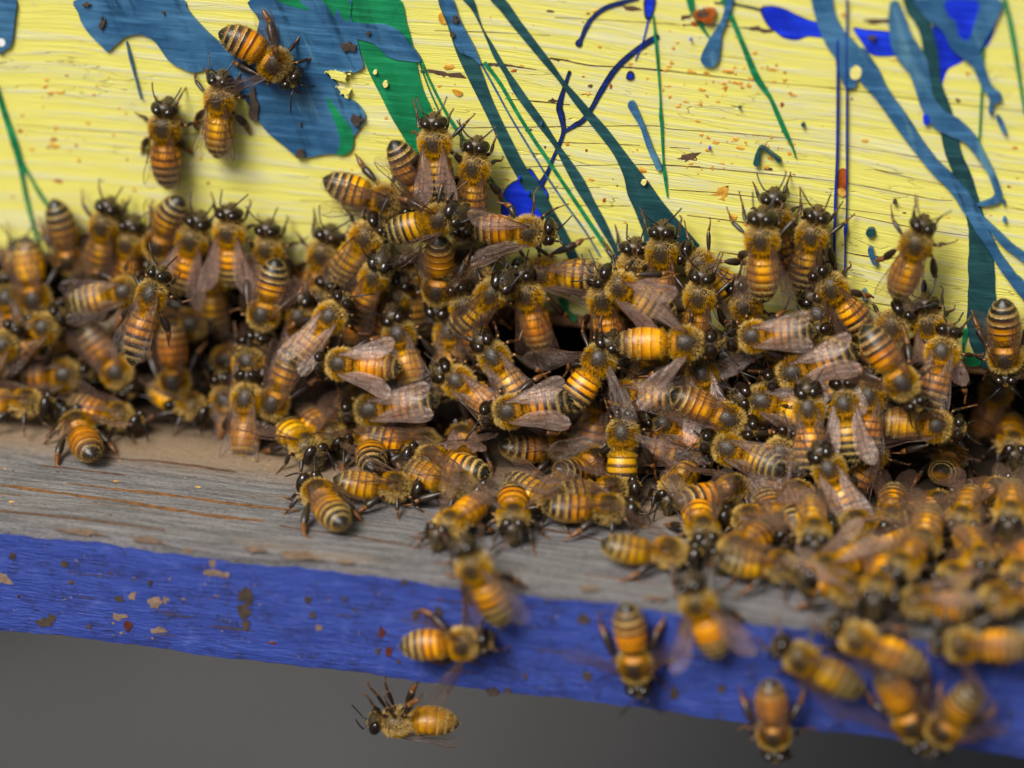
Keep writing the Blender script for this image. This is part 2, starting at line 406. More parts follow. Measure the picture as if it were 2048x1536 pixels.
for P in ([(1080, 372, 14), (1095, 345, 9), (1108, 312, 7), (1118, 290, 8), (1127, 262, 9), (1124, 235, 13), (1119, 213, 13), (1126, 183, 9), (1137, 150, 7), (1139, 145, 8)],
          [(1129, 263, 5), (1150, 250, 9), (1166, 240, 10), (1184, 215, 9), (1200, 185, 11), (1228, 142, 12), (1260, 110, 11), (1290, 88, 12), (1313, 74, 13)],
          [(1158, 86, 15), (1163, 76, 8), (1172, 55, 10), (1185, 35, 8), (1210, 16, 9), (1245, 4, 9), (1275, -3, 6)]):
    stroke(P, M_INK, label='dark ink-blue paint string'); stroke([(a, b, w * .30) for a, b, w in P], M_NAVY, rough=.3)
blob([(1289, -4), (1311, -4), (1309, 18), (1303, 34), (1297, 41), (1289, 30)], M_INK)
blob([(1293, -4), (1308, -4), (1306, 16), (1300, 32), (1293, 26)], M_ULTRA)
stroke([(1297, 38, 3), (1285, 85, 2), (1271, 120, 1.5)], M_ULTRA); dot(1261, 151, 9, M_INK); dot(1261, 151, 5, M_ULTRA)
# teal bands
def band(Lp, Rp, mat, label): blob(list(Lp) + list(reversed(Rp)), mat, 'paint_streak', label=label, n=3)
band([(876, -4), (896, 51), (913, 103), (934, 150), (958, 198), (978, 239), (999, 284), (1019, 325), (1040, 362), (1067, 403), (1094, 441), (1118, 472), (1134, 510), (1160, 575), (1181, 610), (1190, 625)],
     [(903, -4), (913, 20), (934, 65), (947, 103), (965, 144), (982, 191), (1002, 236), (1026, 284), (1053, 335), (1084, 373), (1108, 420), (1132, 461), (1156, 510), (1186, 575), (1193, 600), (1193, 622)], M_TEAL, 'leftmost dark teal paint streak')
band([(925, -4), (941, 14), (958, 44), (975, 82), (988, 113), (1009, 147), (1026, 181), (1053, 219), (1081, 256), (1108, 291), (1129, 332), (1152, 376), (1176, 414), (1200, 455), (1224, 495), (1240, 530)],
     [(947, -4), (964, 51), (988, 92), (1012, 133), (1036, 167), (1060, 202), (1087, 239), (1115, 284), (1142, 321), (1170, 362), (1190, 403), (1211, 441), (1234, 492), (1252, 530)], M_TEAL, 'middle dark teal paint streak')
band([(980, -4), (999, 17), (1023, 48), (1057, 89), (1088, 126), (1115, 157), (1142, 195), (1170, 232), (1200, 270), (1228, 308), (1248, 352), (1255, 386), (1269, 417), (1286, 461), (1300, 500)],
     [(1008, -4), (1043, 44), (1077, 89), (1105, 126), (1129, 161), (1156, 191), (1183, 222), (1214, 256), (1241, 291), (1272, 332), (1299, 366), (1323, 400), (1351, 434), (1374, 461), (1398, 500)], M_TEAL, 'broad dark teal paint streak')
stroke([(1820, -6, 30), (1826, 14, 30), (1840, 35, 28), (1854, 70, 28), (1862, 115, 30), (1871, 171, 25), (1888, 212, 25), (1898, 263, 34), (1908, 308, 33), (1922, 342, 32), (1939, 386, 31), (1950, 431, 35), (1959, 478, 42), (1961, 546, 52), (1964, 604, 55), (1958, 648, 50), (1963, 686, 40), (1970, 722, 26)], M_TEAL, label='long dark teal paint run')
# green
blob([(698, -5), (795, -5), (814, 44), (828, 96), (838, 144), (848, 181), (862, 212), (868, 234), (852, 262), (838, 300), (826, 305), (804, 267), (783, 232), (763, 191), (742, 150), (725, 109), (705, 45)], M_GREEN, label='broad green paint streak')
stroke([(971, 126, 7), (1000, 165, 6), (1035, 225, 6), (1063, 270, 6), (1100, 325, 6), (1140, 385, 6), (1170, 430, 7), (1200, 475, 7), (1231, 523, 8)], M_GREEN)
stroke([(965, 130, 3), (990, 175, 3), (1020, 230, 2.5), (1050, 280, 2.5), (1090, 345, 2.5), (1130, 405, 2.5), (1170, 460, 2.5), (1200, 510, 2.5)], M_STEEL)
stroke([(842, 118, 5), (860, 160, 4), (885, 210, 4), (905, 245, 6), (930, 280, 5), (960, 325, 4), (990, 370, 6), (1010, 400, 5), (1030, 437, 5)], M_GREEN)
stroke([(838, 120, 2), (858, 175, 2), (880, 225, 2)], M_GREEN)
stroke([(1307, 30, 3), (1313, 90, 6), (1318, 150, 4), (1321, 200, 3), (1322, 232, 7), (1324, 253, 6), (1327, 320, 3), (1330, 347, 7), (1335, 392, 2)], M_GREEN)
stroke([(1380, -4, 16), (1386, 20, 11), (1399, 44, 8), (1418, 72, 3)], M_GREEN)
stroke([(1447, -4, 11), (1468, 44, 9), (1488, 92, 9), (1512, 150, 12), (1539, 191, 7), (1553, 222, 8), (1570, 260, 9), (1584, 290, 4), (1592, 314, 2)], M_GREEN)
stroke([(-6, 170, 8), (10, 225, 10), (25, 270, 12), (38, 310, 13), (45, 350, 8), (55, 400, 7), (68, 450, 6), (82, 500, 9)], M_GREEN)
stroke([(42, 322, 9), (60, 350, 4), (80, 385, 6), (105, 422, 5)], M_GREEN)
stroke([(2009, -4, 8), (2024, 61, 10), (2038, 147, 7), (2050, 225, 5)], M_GREEN)
stroke([(1968, 89, 3), (1963, 191, 4), (1958, 284, 3)], M_GREEN)
blob([(1117, 593), (1135, 600), (1139, 619), (1153, 634), (1150, 641), (1138, 632), (1128, 617)], M_GREEN)
stroke([(1931, 662, 12), (1927, 690, 5), (1929, 714, 4)], M_GREEN); blob([(1930, 718), (1945, 708), (1962, 722), (1955, 730), (1935, 728)], M_GREEN)
blob([(688, 262), (705, 256), (707, 285), (699, 304), (680, 308), (672, 295)], M_GREEN)
# steel blue
blob([(163, -5), (159, 25), (170, 52), (190, 76), (206, 91), (217, 101), (235, 86), (255, 71), (285, 67), (310, 80), (325, 100), (341, 121), (365, 135), (390, 143), (430, 138), (480, 182), (530, 255), (570, 290), (602, 313), (650, 306), (690, 302), (708, 272), (732, 233), (716, 206), (690, 190), (673, 162), (650, 138), (700, 144), (728, 132), (722, 105), (712, 60), (700, 20), (690, -5),
      (506, -5), (520, 40), (500, 84), (455, 89), (427, 72), (393, 38), (376, 17), (350, -5)], M_STEEL, label='big steel-blue paint splash')
blob([(655, 190), (668, 206), (690, 236), (706, 258), (708, 286), (698, 304), (676, 307), (682, 280), (672, 244), (660, 214)], M_GREEN, label='green paint edge of the big splash')
blob([(560, -5), (690, -5), (702, 30), (690, 62), (672, 40), (640, 22), (590, 12)], M_GREEN)
blob([(600, -5), (640, -5), (668, 28), (684, 58), (660, 46), (625, 20)], M_STEEL)
blob([(674, 15), (692, 38), (725, 45), (770, 47), (800, 61), (822, 86), (844, 119), (815, 119), (780, 112), (752, 87), (722, 77), (690, 72), (674, 62)], M_STEEL)
blob([(-5, -5), (33, -5), (31, 40), (25, 85), (12, 97), (-5, 99)], M_STEEL); dot(5, 82, 8, M_WHITE)
stroke([(255, 82, 2), (263, 115, 5), (272, 150, 3), (284, 195, 3)], M_STEEL)
blob([(880, -4), (906, -4), (920, 35), (938, 70), (953, 98), (963, 127), (945, 112), (917, 97), (902, 52)], M_STEEL)
stroke([(1264, 207, 15), (1275, 228, 13), (1288, 255, 10), (1300, 290, 11), (1312, 318, 11), (1319, 332, 13)], M_STEEL, label='short steel-blue paint dash')
stroke([(1461, -4, 16), (1455, 20, 13), (1446, 45, 12), (1436, 65, 17), (1428, 88, 30), (1420, 113, 38)], M_STEEL, label='steel-blue paint teardrop')
stroke([(1645, -5, 44), (1652, 35, 38), (1672, 75, 42), (1692, 100, 50), (1714, 122, 56), (1738, 145, 42), (1762, 182, 32), (1790, 222, 32), (1830, 280, 28), (1870, 330, 26), (1910, 370, 28), (1943, 418, 30), (1963, 455, 24), (1984, 490, 18), (2005, 525, 18), (2030, 558, 22), (2060, 592, 26)], M_STEEL, label='long steel-blue paint run down the right')
stroke([(1685, 105, 30), (1690, 135, 26), (1700, 160, 30)], M_STEEL); dot(1712, 142, 11, M_YDOT, ry=14)
stroke([(1790, 10, 22), (1797, 45, 36), (1806, 85, 44), (1832, 125, 44), (1846, 165, 34), (1858, 205, 32), (1881, 236, 36), (1910, 253, 36), (1938, 273, 25), (1960, 304, 18), (1980, 338, 14), (1994, 373, 13), (1996, 392, 17), (1984, 401, 13), (1956, 407, 5)], M_STEEL, label='hooked steel-blue paint run')
blob([(1838, -5), (1996, -5), (1990, 44), (1977, 68), (1962, 98), (1972, 137), (1984, 170), (2001, 184), (2003, 198), (1988, 206), (1986, 227), (1977, 219), (1979, 195), (1962, 167), (1945, 130), (1925, 113), (1902, 92), (1885, 58), (1861, 41), (1843, 20)], M_STEEL, label='steel-blue paint splash in the corner')
blob([(1890, 0), (1925, -5), (1958, 2), (1950, 40), (1938, 75), (1920, 70), (1912, 40), (1898, 28)], M_ULTRA)
stroke([(1960, 428, 6), (1985, 455, 12), (2010, 482, 16), (2030, 498, 14), (2055, 515, 18)], M_STEEL)
stroke([(1996, 232, 8), (2004, 248, 10), (2011, 263, 7)], M_STEEL)
stroke([(1676, 78, 5), (1676, 130, 5), (1675, 300, 5), (1671, 400, 5), (1668, 552, 4)], M_NAVY, rough=.03)
stroke([(1694, -4, 3), (1694, 120, 3), (1694, 250, 3.5), (1694, 345, 3), (1693, 430, 2), (1692, 455, 8), (1691, 480, 3), (1690, 548, 3)], M_NAVY, rough=.03)
for x, y, r, ry, mt in ((1607, 247, 4, 4, M_TEAL), (1742, 462, 9, 9, M_TEAL), (1571, 377, 5, 7, M_TEAL), (1730, 586, 6, 11, M_STEEL), (1848, 572, 6, 14, M_INK), (1853, 236, 7, 11, M_ULTRA),
                        (2008, 401, 4, 4, M_STEEL), (2010, 436, 4, 5, M_STEEL), (1382, 76, 2, 2, M_ULTRA), (1420, 293, 2, 2, M_ULTRA), (1480, 212, 2.5, 2.5, M_TEAL),
                        (752, 141, 4, 4, M_YDOT), (773, 165, 5, 6, M_YDOT), (1289, 361, 5, 5, M_YDOT), (1040, 352, 3, 3, M_ULTRA), (1058, 382, 3, 3, M_ULTRA), (1084, 243, 3, 3, M_STEEL)):
    dot(x, y, r, mt, ry=ry)
stroke([(1742, 497, 12), (1745, 510, 9), (1751, 520, 12)], M_STEEL)
stroke([(1514, 322, 13), (1517, 303, 8), (1525, 291, 5), (1543, 303, 4), (1559, 317, 8)], M_TEAL)
for x, y, r, ry in ((700, 88, 15, 9), (716, 236, 12, 10), (604, 303, 9, 8), (511, 205, 9, 26), (208, 44, 5, 12), (176, 5, 6, 4), (603, 245, 3, 4), (740, 62, 4, 4), (908, 66, 4, 7), (912, 36, 5, 7), (1745, 72, 6, 4), (470, 105, 4, 4), (330, 22, 4, 3), (1790, 400, 4, 3)):
    dot(x, y, r, M_DIRT, 'stain', ry=ry, jag=.5, off=LAYER[0] + .0045)
for P in ([(652, 140), (668, 138), (690, 146), (702, 141), (694, 156), (676, 160), (664, 150)], [(676, 172), (690, 170), (702, 182), (694, 190), (682, 184)]):
    blob(jagged(P, .2), M_YEL, 'paint_gap', n=1, off=LAYER[0] + .006)
# cracks and bare chips in the yellow paint
def crack(P, mat=M_CRACK, surf=WALL, parent=None, name='crack', w=1.0):
    Q = [(x, y + random.uniform(-1, 1), q * w * (.75 if surf is WALL else 1)) for x, y, q in P]
    return stroke(Q, mat, name, surf, parent or front, rough=.35, off=.0025 + random.random() * .001, n=9)
for P in ([(930, 127, 2), (960, 129, 6), (1010, 131, 7), (1072, 140, 2)], [(1100, 117, 5), (1125, 121, 6), (1180, 130, 3), (1260, 135, 4), (1320, 140, 5), (1374, 146, 3), (1500, 160, 2.5), (1620, 172, 2), (1700, 181, 2), (1850, 200, 1.5), (2048, 222, 1.5)],
          [(1010, 197, 1.5), (1080, 205, 4), (1140, 209, 2)], [(900, 256, 1.4), (1100, 253, 1.6), (1300, 252, 1.4), (1348, 258, 1.8), (1500, 268, 1.6), (1700, 292, 1.6), (1900, 325, 1.4), (2048, 345, 1.4)],
          [(1000, 335, 1.2), (1200, 330, 1.6), (1348, 332, 2), (1550, 350, 1.5), (1690, 366, 1.8), (1850, 395, 2.2), (1905, 402, 1.5)], [(1340, 380, 1.6), (1440, 386, 2.4), (1530, 396, 1.5), (1650, 412, 1.5), (1800, 432, 1.5)],
          [(1100, 284, 1.5), (1190, 287, 2), (1280, 291, 1.3)], [(1375, 430, 2), (1430, 436, 3), (1490, 446, 2)], [(1440, 503, 1.5), (1500, 512, 4), (1570, 522, 2)], [(900, 372, 1), (1000, 378, 1.5), (1200, 375, 1.2)],
          [(1700, 430, 1.2), (1850, 458, 1.6), (2000, 480, 1.2)], [(1340, 295, 1.5), (1380, 296, 1.5)], [(1690, 505, 2), (1740, 513, 3), (1800, 516, 1.5)], [(1715, 600, 2), (1790, 612, 2.5), (1900, 622, 1.5)],
          [(870, 60, 1), (1000, 66, 1.5), (1100, 70, 1.2)], [(1110, 35, 1.2), (1300, 45, 1.8), (1360, 50, 1.5)], [(500, 440, 1), (640, 448, 1.3), (700, 450, 1)], [(600, 400, 1), (680, 404, 1.4)], [(30, 250, 1), (200, 262, 1.4), (420, 270, 1)],
          [(1600, 560, 1.5), (1660, 570, 2)], [(1160, 410, 1), (1260, 412, 1.4)], [(1390, 540, 2), (1450, 548, 3), (1480, 552, 1.5)], [(1750, 340, 1), (1900, 372, 1.2)], [(1540, 62, 3), (1480, 56, 2), (1440, 50, 3), (1365, 49, 3)]):
    crack(P)
for P in ([(850, 139), (885, 143), (925, 147), (937, 156), (900, 155), (885, 150), (860, 146)], [(1240, 10), (1272, 12), (1288, 22), (1250, 20)], [(1348, 318), (1375, 308), (1402, 305), (1395, 318), (1372, 322), (1362, 318)],
          [(1488, 55), (1515, 51), (1546, 60), (1540, 67), (1500, 62)], [(1364, 30), (1380, 28), (1384, 38), (1366, 40)], [(1725, 40), (1780, 38), (1782, 47), (1740, 47)], [(1100, 117), (1125, 118), (1118, 124)],
          [(1375, 331), (1400, 332), (1402, 336), (1380, 335)], [(1528, 335), (1545, 336), (1544, 341), (1530, 340)]):
    blob(jagged(P), M_CRACK, 'paint_chip', n=1, off=.003, label='bare brown wood where the yellow paint flaked off')
dot(1412, 28, 20, M_PROPD, 'propolis_lump', ry=13, jag=.35); dot(1409, 25, 12, M_CRACK, 'propolis_lump', ry=8, jag=.4)
blob([(1676, 345), (1684, 336), (1694, 341), (1696, 362), (1690, 378), (1682, 391), (1676, 384), (1674, 365)], M_PROPD, 'propolis_lump', label='orange propolis lump', n=3, off=.02)
blob([(1672, 380), (1685, 375), (1694, 385), (1684, 392)], M_PROP, 'propolis_lump', n=3, off=.03)
for P in ([(1868, 28), (1882, 22), (1890, 35), (1884, 46), (1870, 44)], [(905, 178), (918, 180), (926, 186), (918, 192), (908, 186)]):
    blob([(x - 0 if x < 1000 else x - 990, y) for x, y in P], M_PROP, 'propolis_lump', n=3, off=.02)
blob(jagged([(1433, 378), (1448, 374), (1460, 374), (1458, 388), (1450, 402), (1438, 399), (1444, 390), (1425, 391)], .1), M_PROP, 'propolis_lump', n=1, off=.004)

def fleck_cloud(name, spots, mats, surf, parent):
    """many specks too small to pick apart, one part"""
    V, F, I = [], [], []
    p0, n = surf; n = np.array(n, float); nrm = n if surf is TOP else -n
    t1 = np.array([1., 0, 0]); t2 = np.cross(nrm, t1)
    for (px, py, r, mi) in spots:
        c = hit(px, py, p0, n); b = len(V); k = 7; h = r * random.uniform(.08, .30); st = random.uniform(.5, 2.2)
        for i in range(k):
            a = 2 * math.pi * i / k; q = r * random.uniform(.4, 1.4)
            V.append(c + t1 * q * math.cos(a) * st + t2 * q * math.sin(a) - nrm * .002)
        for i in range(k):
            a = 2 * math.pi * i / k; q = r * random.uniform(.3, .7)
            V.append(c + t1 * q * math.cos(a) * st + t2 * q * math.sin(a) + nrm * h)
        for i in range(k):
            F.append((b + i, b + (i + 1) % k, b + k + (i + 1) % k, b + k + i)); I.append(mi)
        F.append(tuple(b + k + i for i in range(k))); I.append(mi)
    o = hpart(name, new_mesh(name, V, F, mats, I, False), parent); o['kind'] = 'stuff'; return o
spots = []
for k in range(150):
    spots.append((random.uniform(700, 2040), random.uniform(0, 470), random.choice((.012, .018, .025, .035, .05)), random.choice((0, 0, 0, 1, 2))))
for k in range(60):
    spots.append((random.gauss(1440, 90), random.gauss(170, 40), random.uniform(.012, .045), 0))
for k in range(45):
    spots.append((random.uniform(0, 420), random.uniform(150, 400), random.choice((.02, .03, .045)), random.choice((0, 0, 1))))
for k in range(40):
    spots.append((random.uniform(1370, 1600), random.uniform(270, 350), random.uniform(.012, .04), 0))
fleck_cloud('propolis_flecks', spots, [M_PROP, M_PROPD, M_CRACK], WALL, front)
# landing board: orange-stained cracks, chips on the nose, stains on the blue face
for P in ([(-5, 971, 5), (80, 981, 7), (190, 995, 7), (290, 1010, 7), (350, 1020, 7), (430, 1032, 7), (525, 1042, 5)], [(135, 967, 2), (250, 980, 5), (380, 995, 6), (480, 1008, 7), (600, 1022, 4)], [(-5, 988, 3), (40, 992, 3)],
          [(930, 1090, 3), (850, 1078, 6), (820, 1074, 3)], [(1170, 1150, 2), (1260, 1160, 4), (1330, 1172, 3)], [(1000, 985, 3), (1080, 1000, 5), (1130, 1010, 3)]):
    crack(P, M_STAIN, TOP, landing, 'stained_crack', .7)
for P in ([(200, 915, 3), (330, 925, 4), (470, 945, 3)], [(0, 1022, 3), (180, 1040, 3), (330, 1060, 2)], [(560, 1052, 3), (720, 1075, 4), (860, 1100, 3)], [(1000, 1010, 3), (1060, 1020, 5), (1180, 1035, 3)], [(80, 930, 3), (250, 950, 3)], [(980, 1040, 2), (1100, 1060, 4), (1220, 1085, 3)]):
    crack(P, M_CRACK, TOP, landing, 'crack')
CH = [0.0]
nose2 = ((0, -LIP - .001, 0), (0, 1, 0))
chips = [(6, 1158, 22, 16), (160, 1064, 50, 8), (300, 1082, 45, 8), (375, 1102, 12, 8), (505, 1098, 30, 8), (610, 1112, 45, 10), (425, 1128, 10, 8), (440, 1148, 12, 8), (420, 1145, 13, 9), (455, 1150, 8, 7), (240, 1233, 14, 10), (265, 1192, 8, 10), (310, 1205, 15, 13), (330, 1200, 8, 7), (315, 1262, 22, 8),
         (640, 1254, 8, 8), (900, 1148, 26, 7), (690, 1122, 20, 6), (60, 1278, 28, 5), (230, 1296, 26, 5), (330, 1304, 30, 6), (1105, 1406, 26, 5), (1000, 1160, 30, 6), (1310, 1196, 30, 7), (1180, 1176, 24, 6)]
for x, y, r, ry in chips:
    if hit(x, y + ry, *nose2)[2] < -1.76: continue
    CH[0] += .00022
    dot(x, y, r * .8, M_CHIP, 'paint_chip', nose2, landing, ry * .8, .5, off=.002 + CH[0], rot=.11)
for x, y, r, ry, mt in ((240, 1198, 10, 7, M_DIRT), (88, 1245, 18, 11, M_DIRT), (258, 1252, 10, 11, M_RUST), (102, 1236, 9, 10, M_DIRT), (178, 1252, 6, 7, M_DIRT), (490, 1190, 15, 24, M_DIRT), (488, 1225, 14, 24, M_DIRT), (492, 1250, 10, 12, M_DIRT), (617, 1199, 9, 9, M_DIRT), (128, 1128, 8, 8, M_DIRT), (24, 1112, 8, 7, M_DIRT),
                        (808, 1166, 6, 10, M_DIRT), (878, 1223, 10, 12, M_DIRT), (831, 1231, 8, 10, M_DIRT), (764, 1264, 9, 12, M_RUST), (777, 1303, 10, 8, M_RUST), (756, 1301, 7, 8, M_DIRT), (988, 1382, 13, 10, M_DIRT), (1016, 1382, 8, 8, M_DIRT), (1167, 1236, 13, 13, M_DIRT), (1176, 1352, 12, 10, M_DIRT), (1443, 1376, 10, 9, M_DIRT), (1051, 1352, 5, 7, M_DIRT), (797, 1323, 6, 6, M_DIRT), (690, 1198, 5, 5, M_DIRT),
                        (625, 1230, 7, 8, M_DIRT), (300, 1165, 6, 6, M_DIRT), (1348, 1385, 10, 16, M_DIRT)):
    CH[0] += .00022
    dot(x, y, r * .85, mt, 'stain', nose2, landing, ry * .85, .4, off=.002 + CH[0])
for k in range(26):
    x0 = random.uniform(0, 1500); y0 = 1080 + .112 * x0 + random.uniform(10, 190); l = random.uniform(30, 130)
    if -1.65 < hit(x0, y0, *nose2)[2] < -.25 and -1.65 < hit(x0 + l, y0 + .11 * l, *nose2)[2]:
        stroke([(x0, y0, 1), (x0 + l * .5, y0 + .055 * l + random.uniform(-1, 1), random.uniform(1.5, 3)), (x0 + l, y0 + .11 * l, 1)], M_DIRT, 'scratch', nose2, landing, rough=.5, off=.003)
sp = [(random.uniform(0, 2040), random.uniform(900, 1180), random.choice((.01, .016, .025)), random.choice((0, 1, 1, 2))) for k in range(220)]
sp = [q for q in sp if hit(q[0], q[1], *TOP)[1] > -LIP + .2]
fleck_cloud('debris', sp, [M_PROP, M_DIRT, M_CRACK], TOP, landing)
sp = []
for k in range(170):
    q = (random.uniform(0, 2040), random.uniform(1090, 1490)); zz = hit(q[0], q[1], *nose2)[2]
    if -1.7 < zz < -.25: sp.append((*q, random.choice((.01, .016, .025, .035)), random.choice((0, 0, 1, 2))))
fleck_cloud('specks', sp, [M_DIRT, M_RUST, M_CHIP], nose2, landing)

# ------------------------------------------------------------------ honey bee materials
def mat_abdomen():
    t = NT('bee_abdomen'); r = t.attr('rest').outputs['Vector']; x, y, z = t.sep(r)
    oi = t.n('ShaderNodeObjectInfo'); rnd = oi.outputs['Random']
    u = t.math('DIVIDE', t.math('SUBTRACT', -.22, x), .70)
    nz = t.noise(r, 26, 3); u = t.math('ADD', u, t.math('MULTIPLY', t.math('SUBTRACT', nz, .5), .035))
    am, br, dk, tan = (.60, .265, .016), (.17, .058, .007), (.008, .006, .005), (.50, .35, .13)
    light = t.ramp(u, [(.0, (.40, .20, .04)), (.115, am), (.13, br), (.155, br), (.17, (.66, .32, .025)), (.25, am), (.275, (.15, .05, .008)), (.318, (.07, .025, .006)), (.33, (.60, .28, .03)), (.41, (.52, .20, .012)), (.44, (.04, .018, .008)), (.495, dk), (.505, tan),
                       (.55, (.42, .21, .05)), (.585, (.05, .025, .012)), (.665, dk), (.68, tan), (.72, (.36, .24, .1)), (.745, dk), (.82, dk), (.835, (.36, .25, .10)), (.87, dk), (1.0, (.006, .005, .004))])
    gold = t.ramp(u, [(.0, (.44, .22, .04)), (.12, (.60, .27, .015)), (.14, (.30, .09, .008)), (.16, (.62, .28, .016)), (.28, (.50, .19, .010)), (.31, (.26, .075, .006)), (.33, (.62, .28, .018)), (.45, (.44, .15, .009)), (.495, (.20, .055, .006)), (.51, (.58, .29, .035)),
                      (.60, (.38, .13, .01)), (.655, (.09, .035, .012)), (.68, (.50, .28, .07)), (.75, (.12, .05, .02)), (.82, (.05, .03, .015)), (.84, (.30, .19, .07)), (.88, (.03, .02, .012)), (1.0, (.008, .006, .005))])
    col = t.mix(t.ss(rnd, .62, .94), light, gold)
    col = t.mix(t.ss(z, -.02, -.12, 0, .55), col, (.40, .20, .04))
    hsv = t.n('ShaderNodeHueSaturation'); t.set(hsv.inputs['Color'], col)
    t.set(hsv.inputs['Value'], t.math('ADD', t.math('MULTIPLY', t.math('FRACT', t.math('MULTIPLY', rnd, 7.3)), .70), .72))
    t.set(hsv.inputs['Hue'], t.math('ADD', t.math('MULTIPLY', t.math('FRACT', t.math('MULTIPLY', rnd, 13.7)), .028), .4885))
    hsv.inputs['Saturation'].default_value = 1.08
    fine = t.noise(r, 110, 3)
    sh = t.pbr(hsv.outputs[0], t.math('ADD', .20, t.math('MULTIPLY', fine, .20)), t.bump(t.math('ADD', nz, t.math('MULTIPLY', fine, .8)), .35, .012), .5)
    return t.done(sh)
def mat_thorax():
    t = NT('bee_thorax'); r = t.attr('rest').outputs['Vector']; x, y, z = t.sep(r)
    n = t.noise(r, 40, 4)
    scut = t.math('MULTIPLY', t.math('MULTIPLY', t.ss(x, -.105, -.125), t.ss(x, -.19, -.175)), t.ss(z, .03, .07))
    col = t.mix(n, (.012, .009, .007), (.034, .024, .016)); col = t.mix(scut, col, (.44, .19, .02))
    return t.done(t.pbr(col, .42, t.bump(n, .4, .01), .42))
def mat_head():
    t = NT('bee_head'); r = t.attr('rest').outputs['Vector']; n = t.noise(r, 40, 4)
    return t.done(t.pbr(t.mix(n, (.012, .009, .007), (.05, .034, .02)), .38, t.bump(n, .35, .01), .5))
def mat_eye():
    t = NT('bee_eye'); n = t.noise(t.coord(), 30, 2)
    return t.done(t.pbr(t.mix(n, (.004, .003, .002), (.016, .008, .004)), .14, None, .5))
def mat_fur():
    t = NT('bee_fur'); c = t.attr('hc').outputs['Color']
    oi = t.n('ShaderNodeObjectInfo')
    hsv = t.n('ShaderNodeHueSaturation'); t.set(hsv.inputs['Color'], c)
    t.set(hsv.inputs['Value'], t.math('ADD', t.math('MULTIPLY', oi.outputs['Random'], .40), .80)); hsv.inputs['Saturation'].default_value = 1.16
    d = t.n('ShaderNodeBsdfDiffuse'); t.set(d.inputs[0], hsv.outputs[0])
    tr = t.n('ShaderNodeBsdfTranslucent'); t.set(tr.inputs[0], hsv.outputs[0])
    mx = t.n('ShaderNodeMixShader'); mx.inputs[0].default_value = .4
    t.t.links.new(d.outputs[0], mx.inputs[1]); t.t.links.new(tr.outputs[0], mx.inputs[2])
    return t.done(mx.outputs[0])
def mat_leg():
    t = NT('bee_leg'); c = t.attr('lc').outputs['Color']; n = t.noise(t.coord(), 40, 3)
    return t.done(t.pbr(t.mix(t.math('MULTIPLY', n, .35), c, (.01, .007, .005)), .36, t.bump(n, .25, .008), .5))
def mat_wing():
    t = NT('bee_wing'); n = t.noise(t.coord(), 9, 3); oi = t.n('ShaderNodeObjectInfo')
    tp = t.n('ShaderNodeBsdfTransparent'); tp.inputs[0].default_value = (.985, .965, .94, 1)
    p = t.n('ShaderNodeBsdfPrincipled')
    t.set(p.inputs['Base Color'], t.mix(oi.outputs['Color'], t.mix(n, (.10, .055, .03), (.20, .13, .10)), t.mix(n, (.36, .21, .14), (.52, .37, .33)))); t.set(p.inputs['Roughness'], .16); t.set(p.inputs['Specular IOR Level'], 1.0)
    t.set(p.inputs['Normal'], t.bump(t.noise(t.coord(), 20, 3), .7, .03))
    fr = t.n('ShaderNodeLayerWeight'); fr.inputs[0].default_value = .35
    f = t.math('ADD', t.math('MULTIPLY', fr.outputs['Facing'], .18), t.math('ADD', .06, t.math('MULTIPLY', t.n('ShaderNodeSeparateColor').outputs[0], .26)), clamp=True)
    sc_ = [q for q in t.t.nodes if q.bl_idname == 'ShaderNodeSeparateColor'][0]; t.set(sc_.inputs[0], oi.outputs['Color'])
    mx = t.n('ShaderNodeMixShader'); t.set(mx.inputs[0], f)
    t.t.links.new(tp.outputs[0], mx.inputs[1]); t.t.links.new(p.outputs[0], mx.inputs[2])
    return t.done(mx.outputs[0])
def mat_vein():
    t = NT('bee_wing_vein'); n = t.noise(t.coord(), 20, 2)
    return t.done(t.pbr(t.mix(n, (.03, .011, .005), (.09, .033, .012)), .35, None, .5))
MB_AB, MB_TH, MB_HD, MB_EYE, MB_FUR, MB_LEG, MB_WING, MB_VEIN = mat_abdomen(), mat_thorax(), mat_head(), mat_eye(), mat_fur(), mat_leg(), mat_wing(), mat_vein()

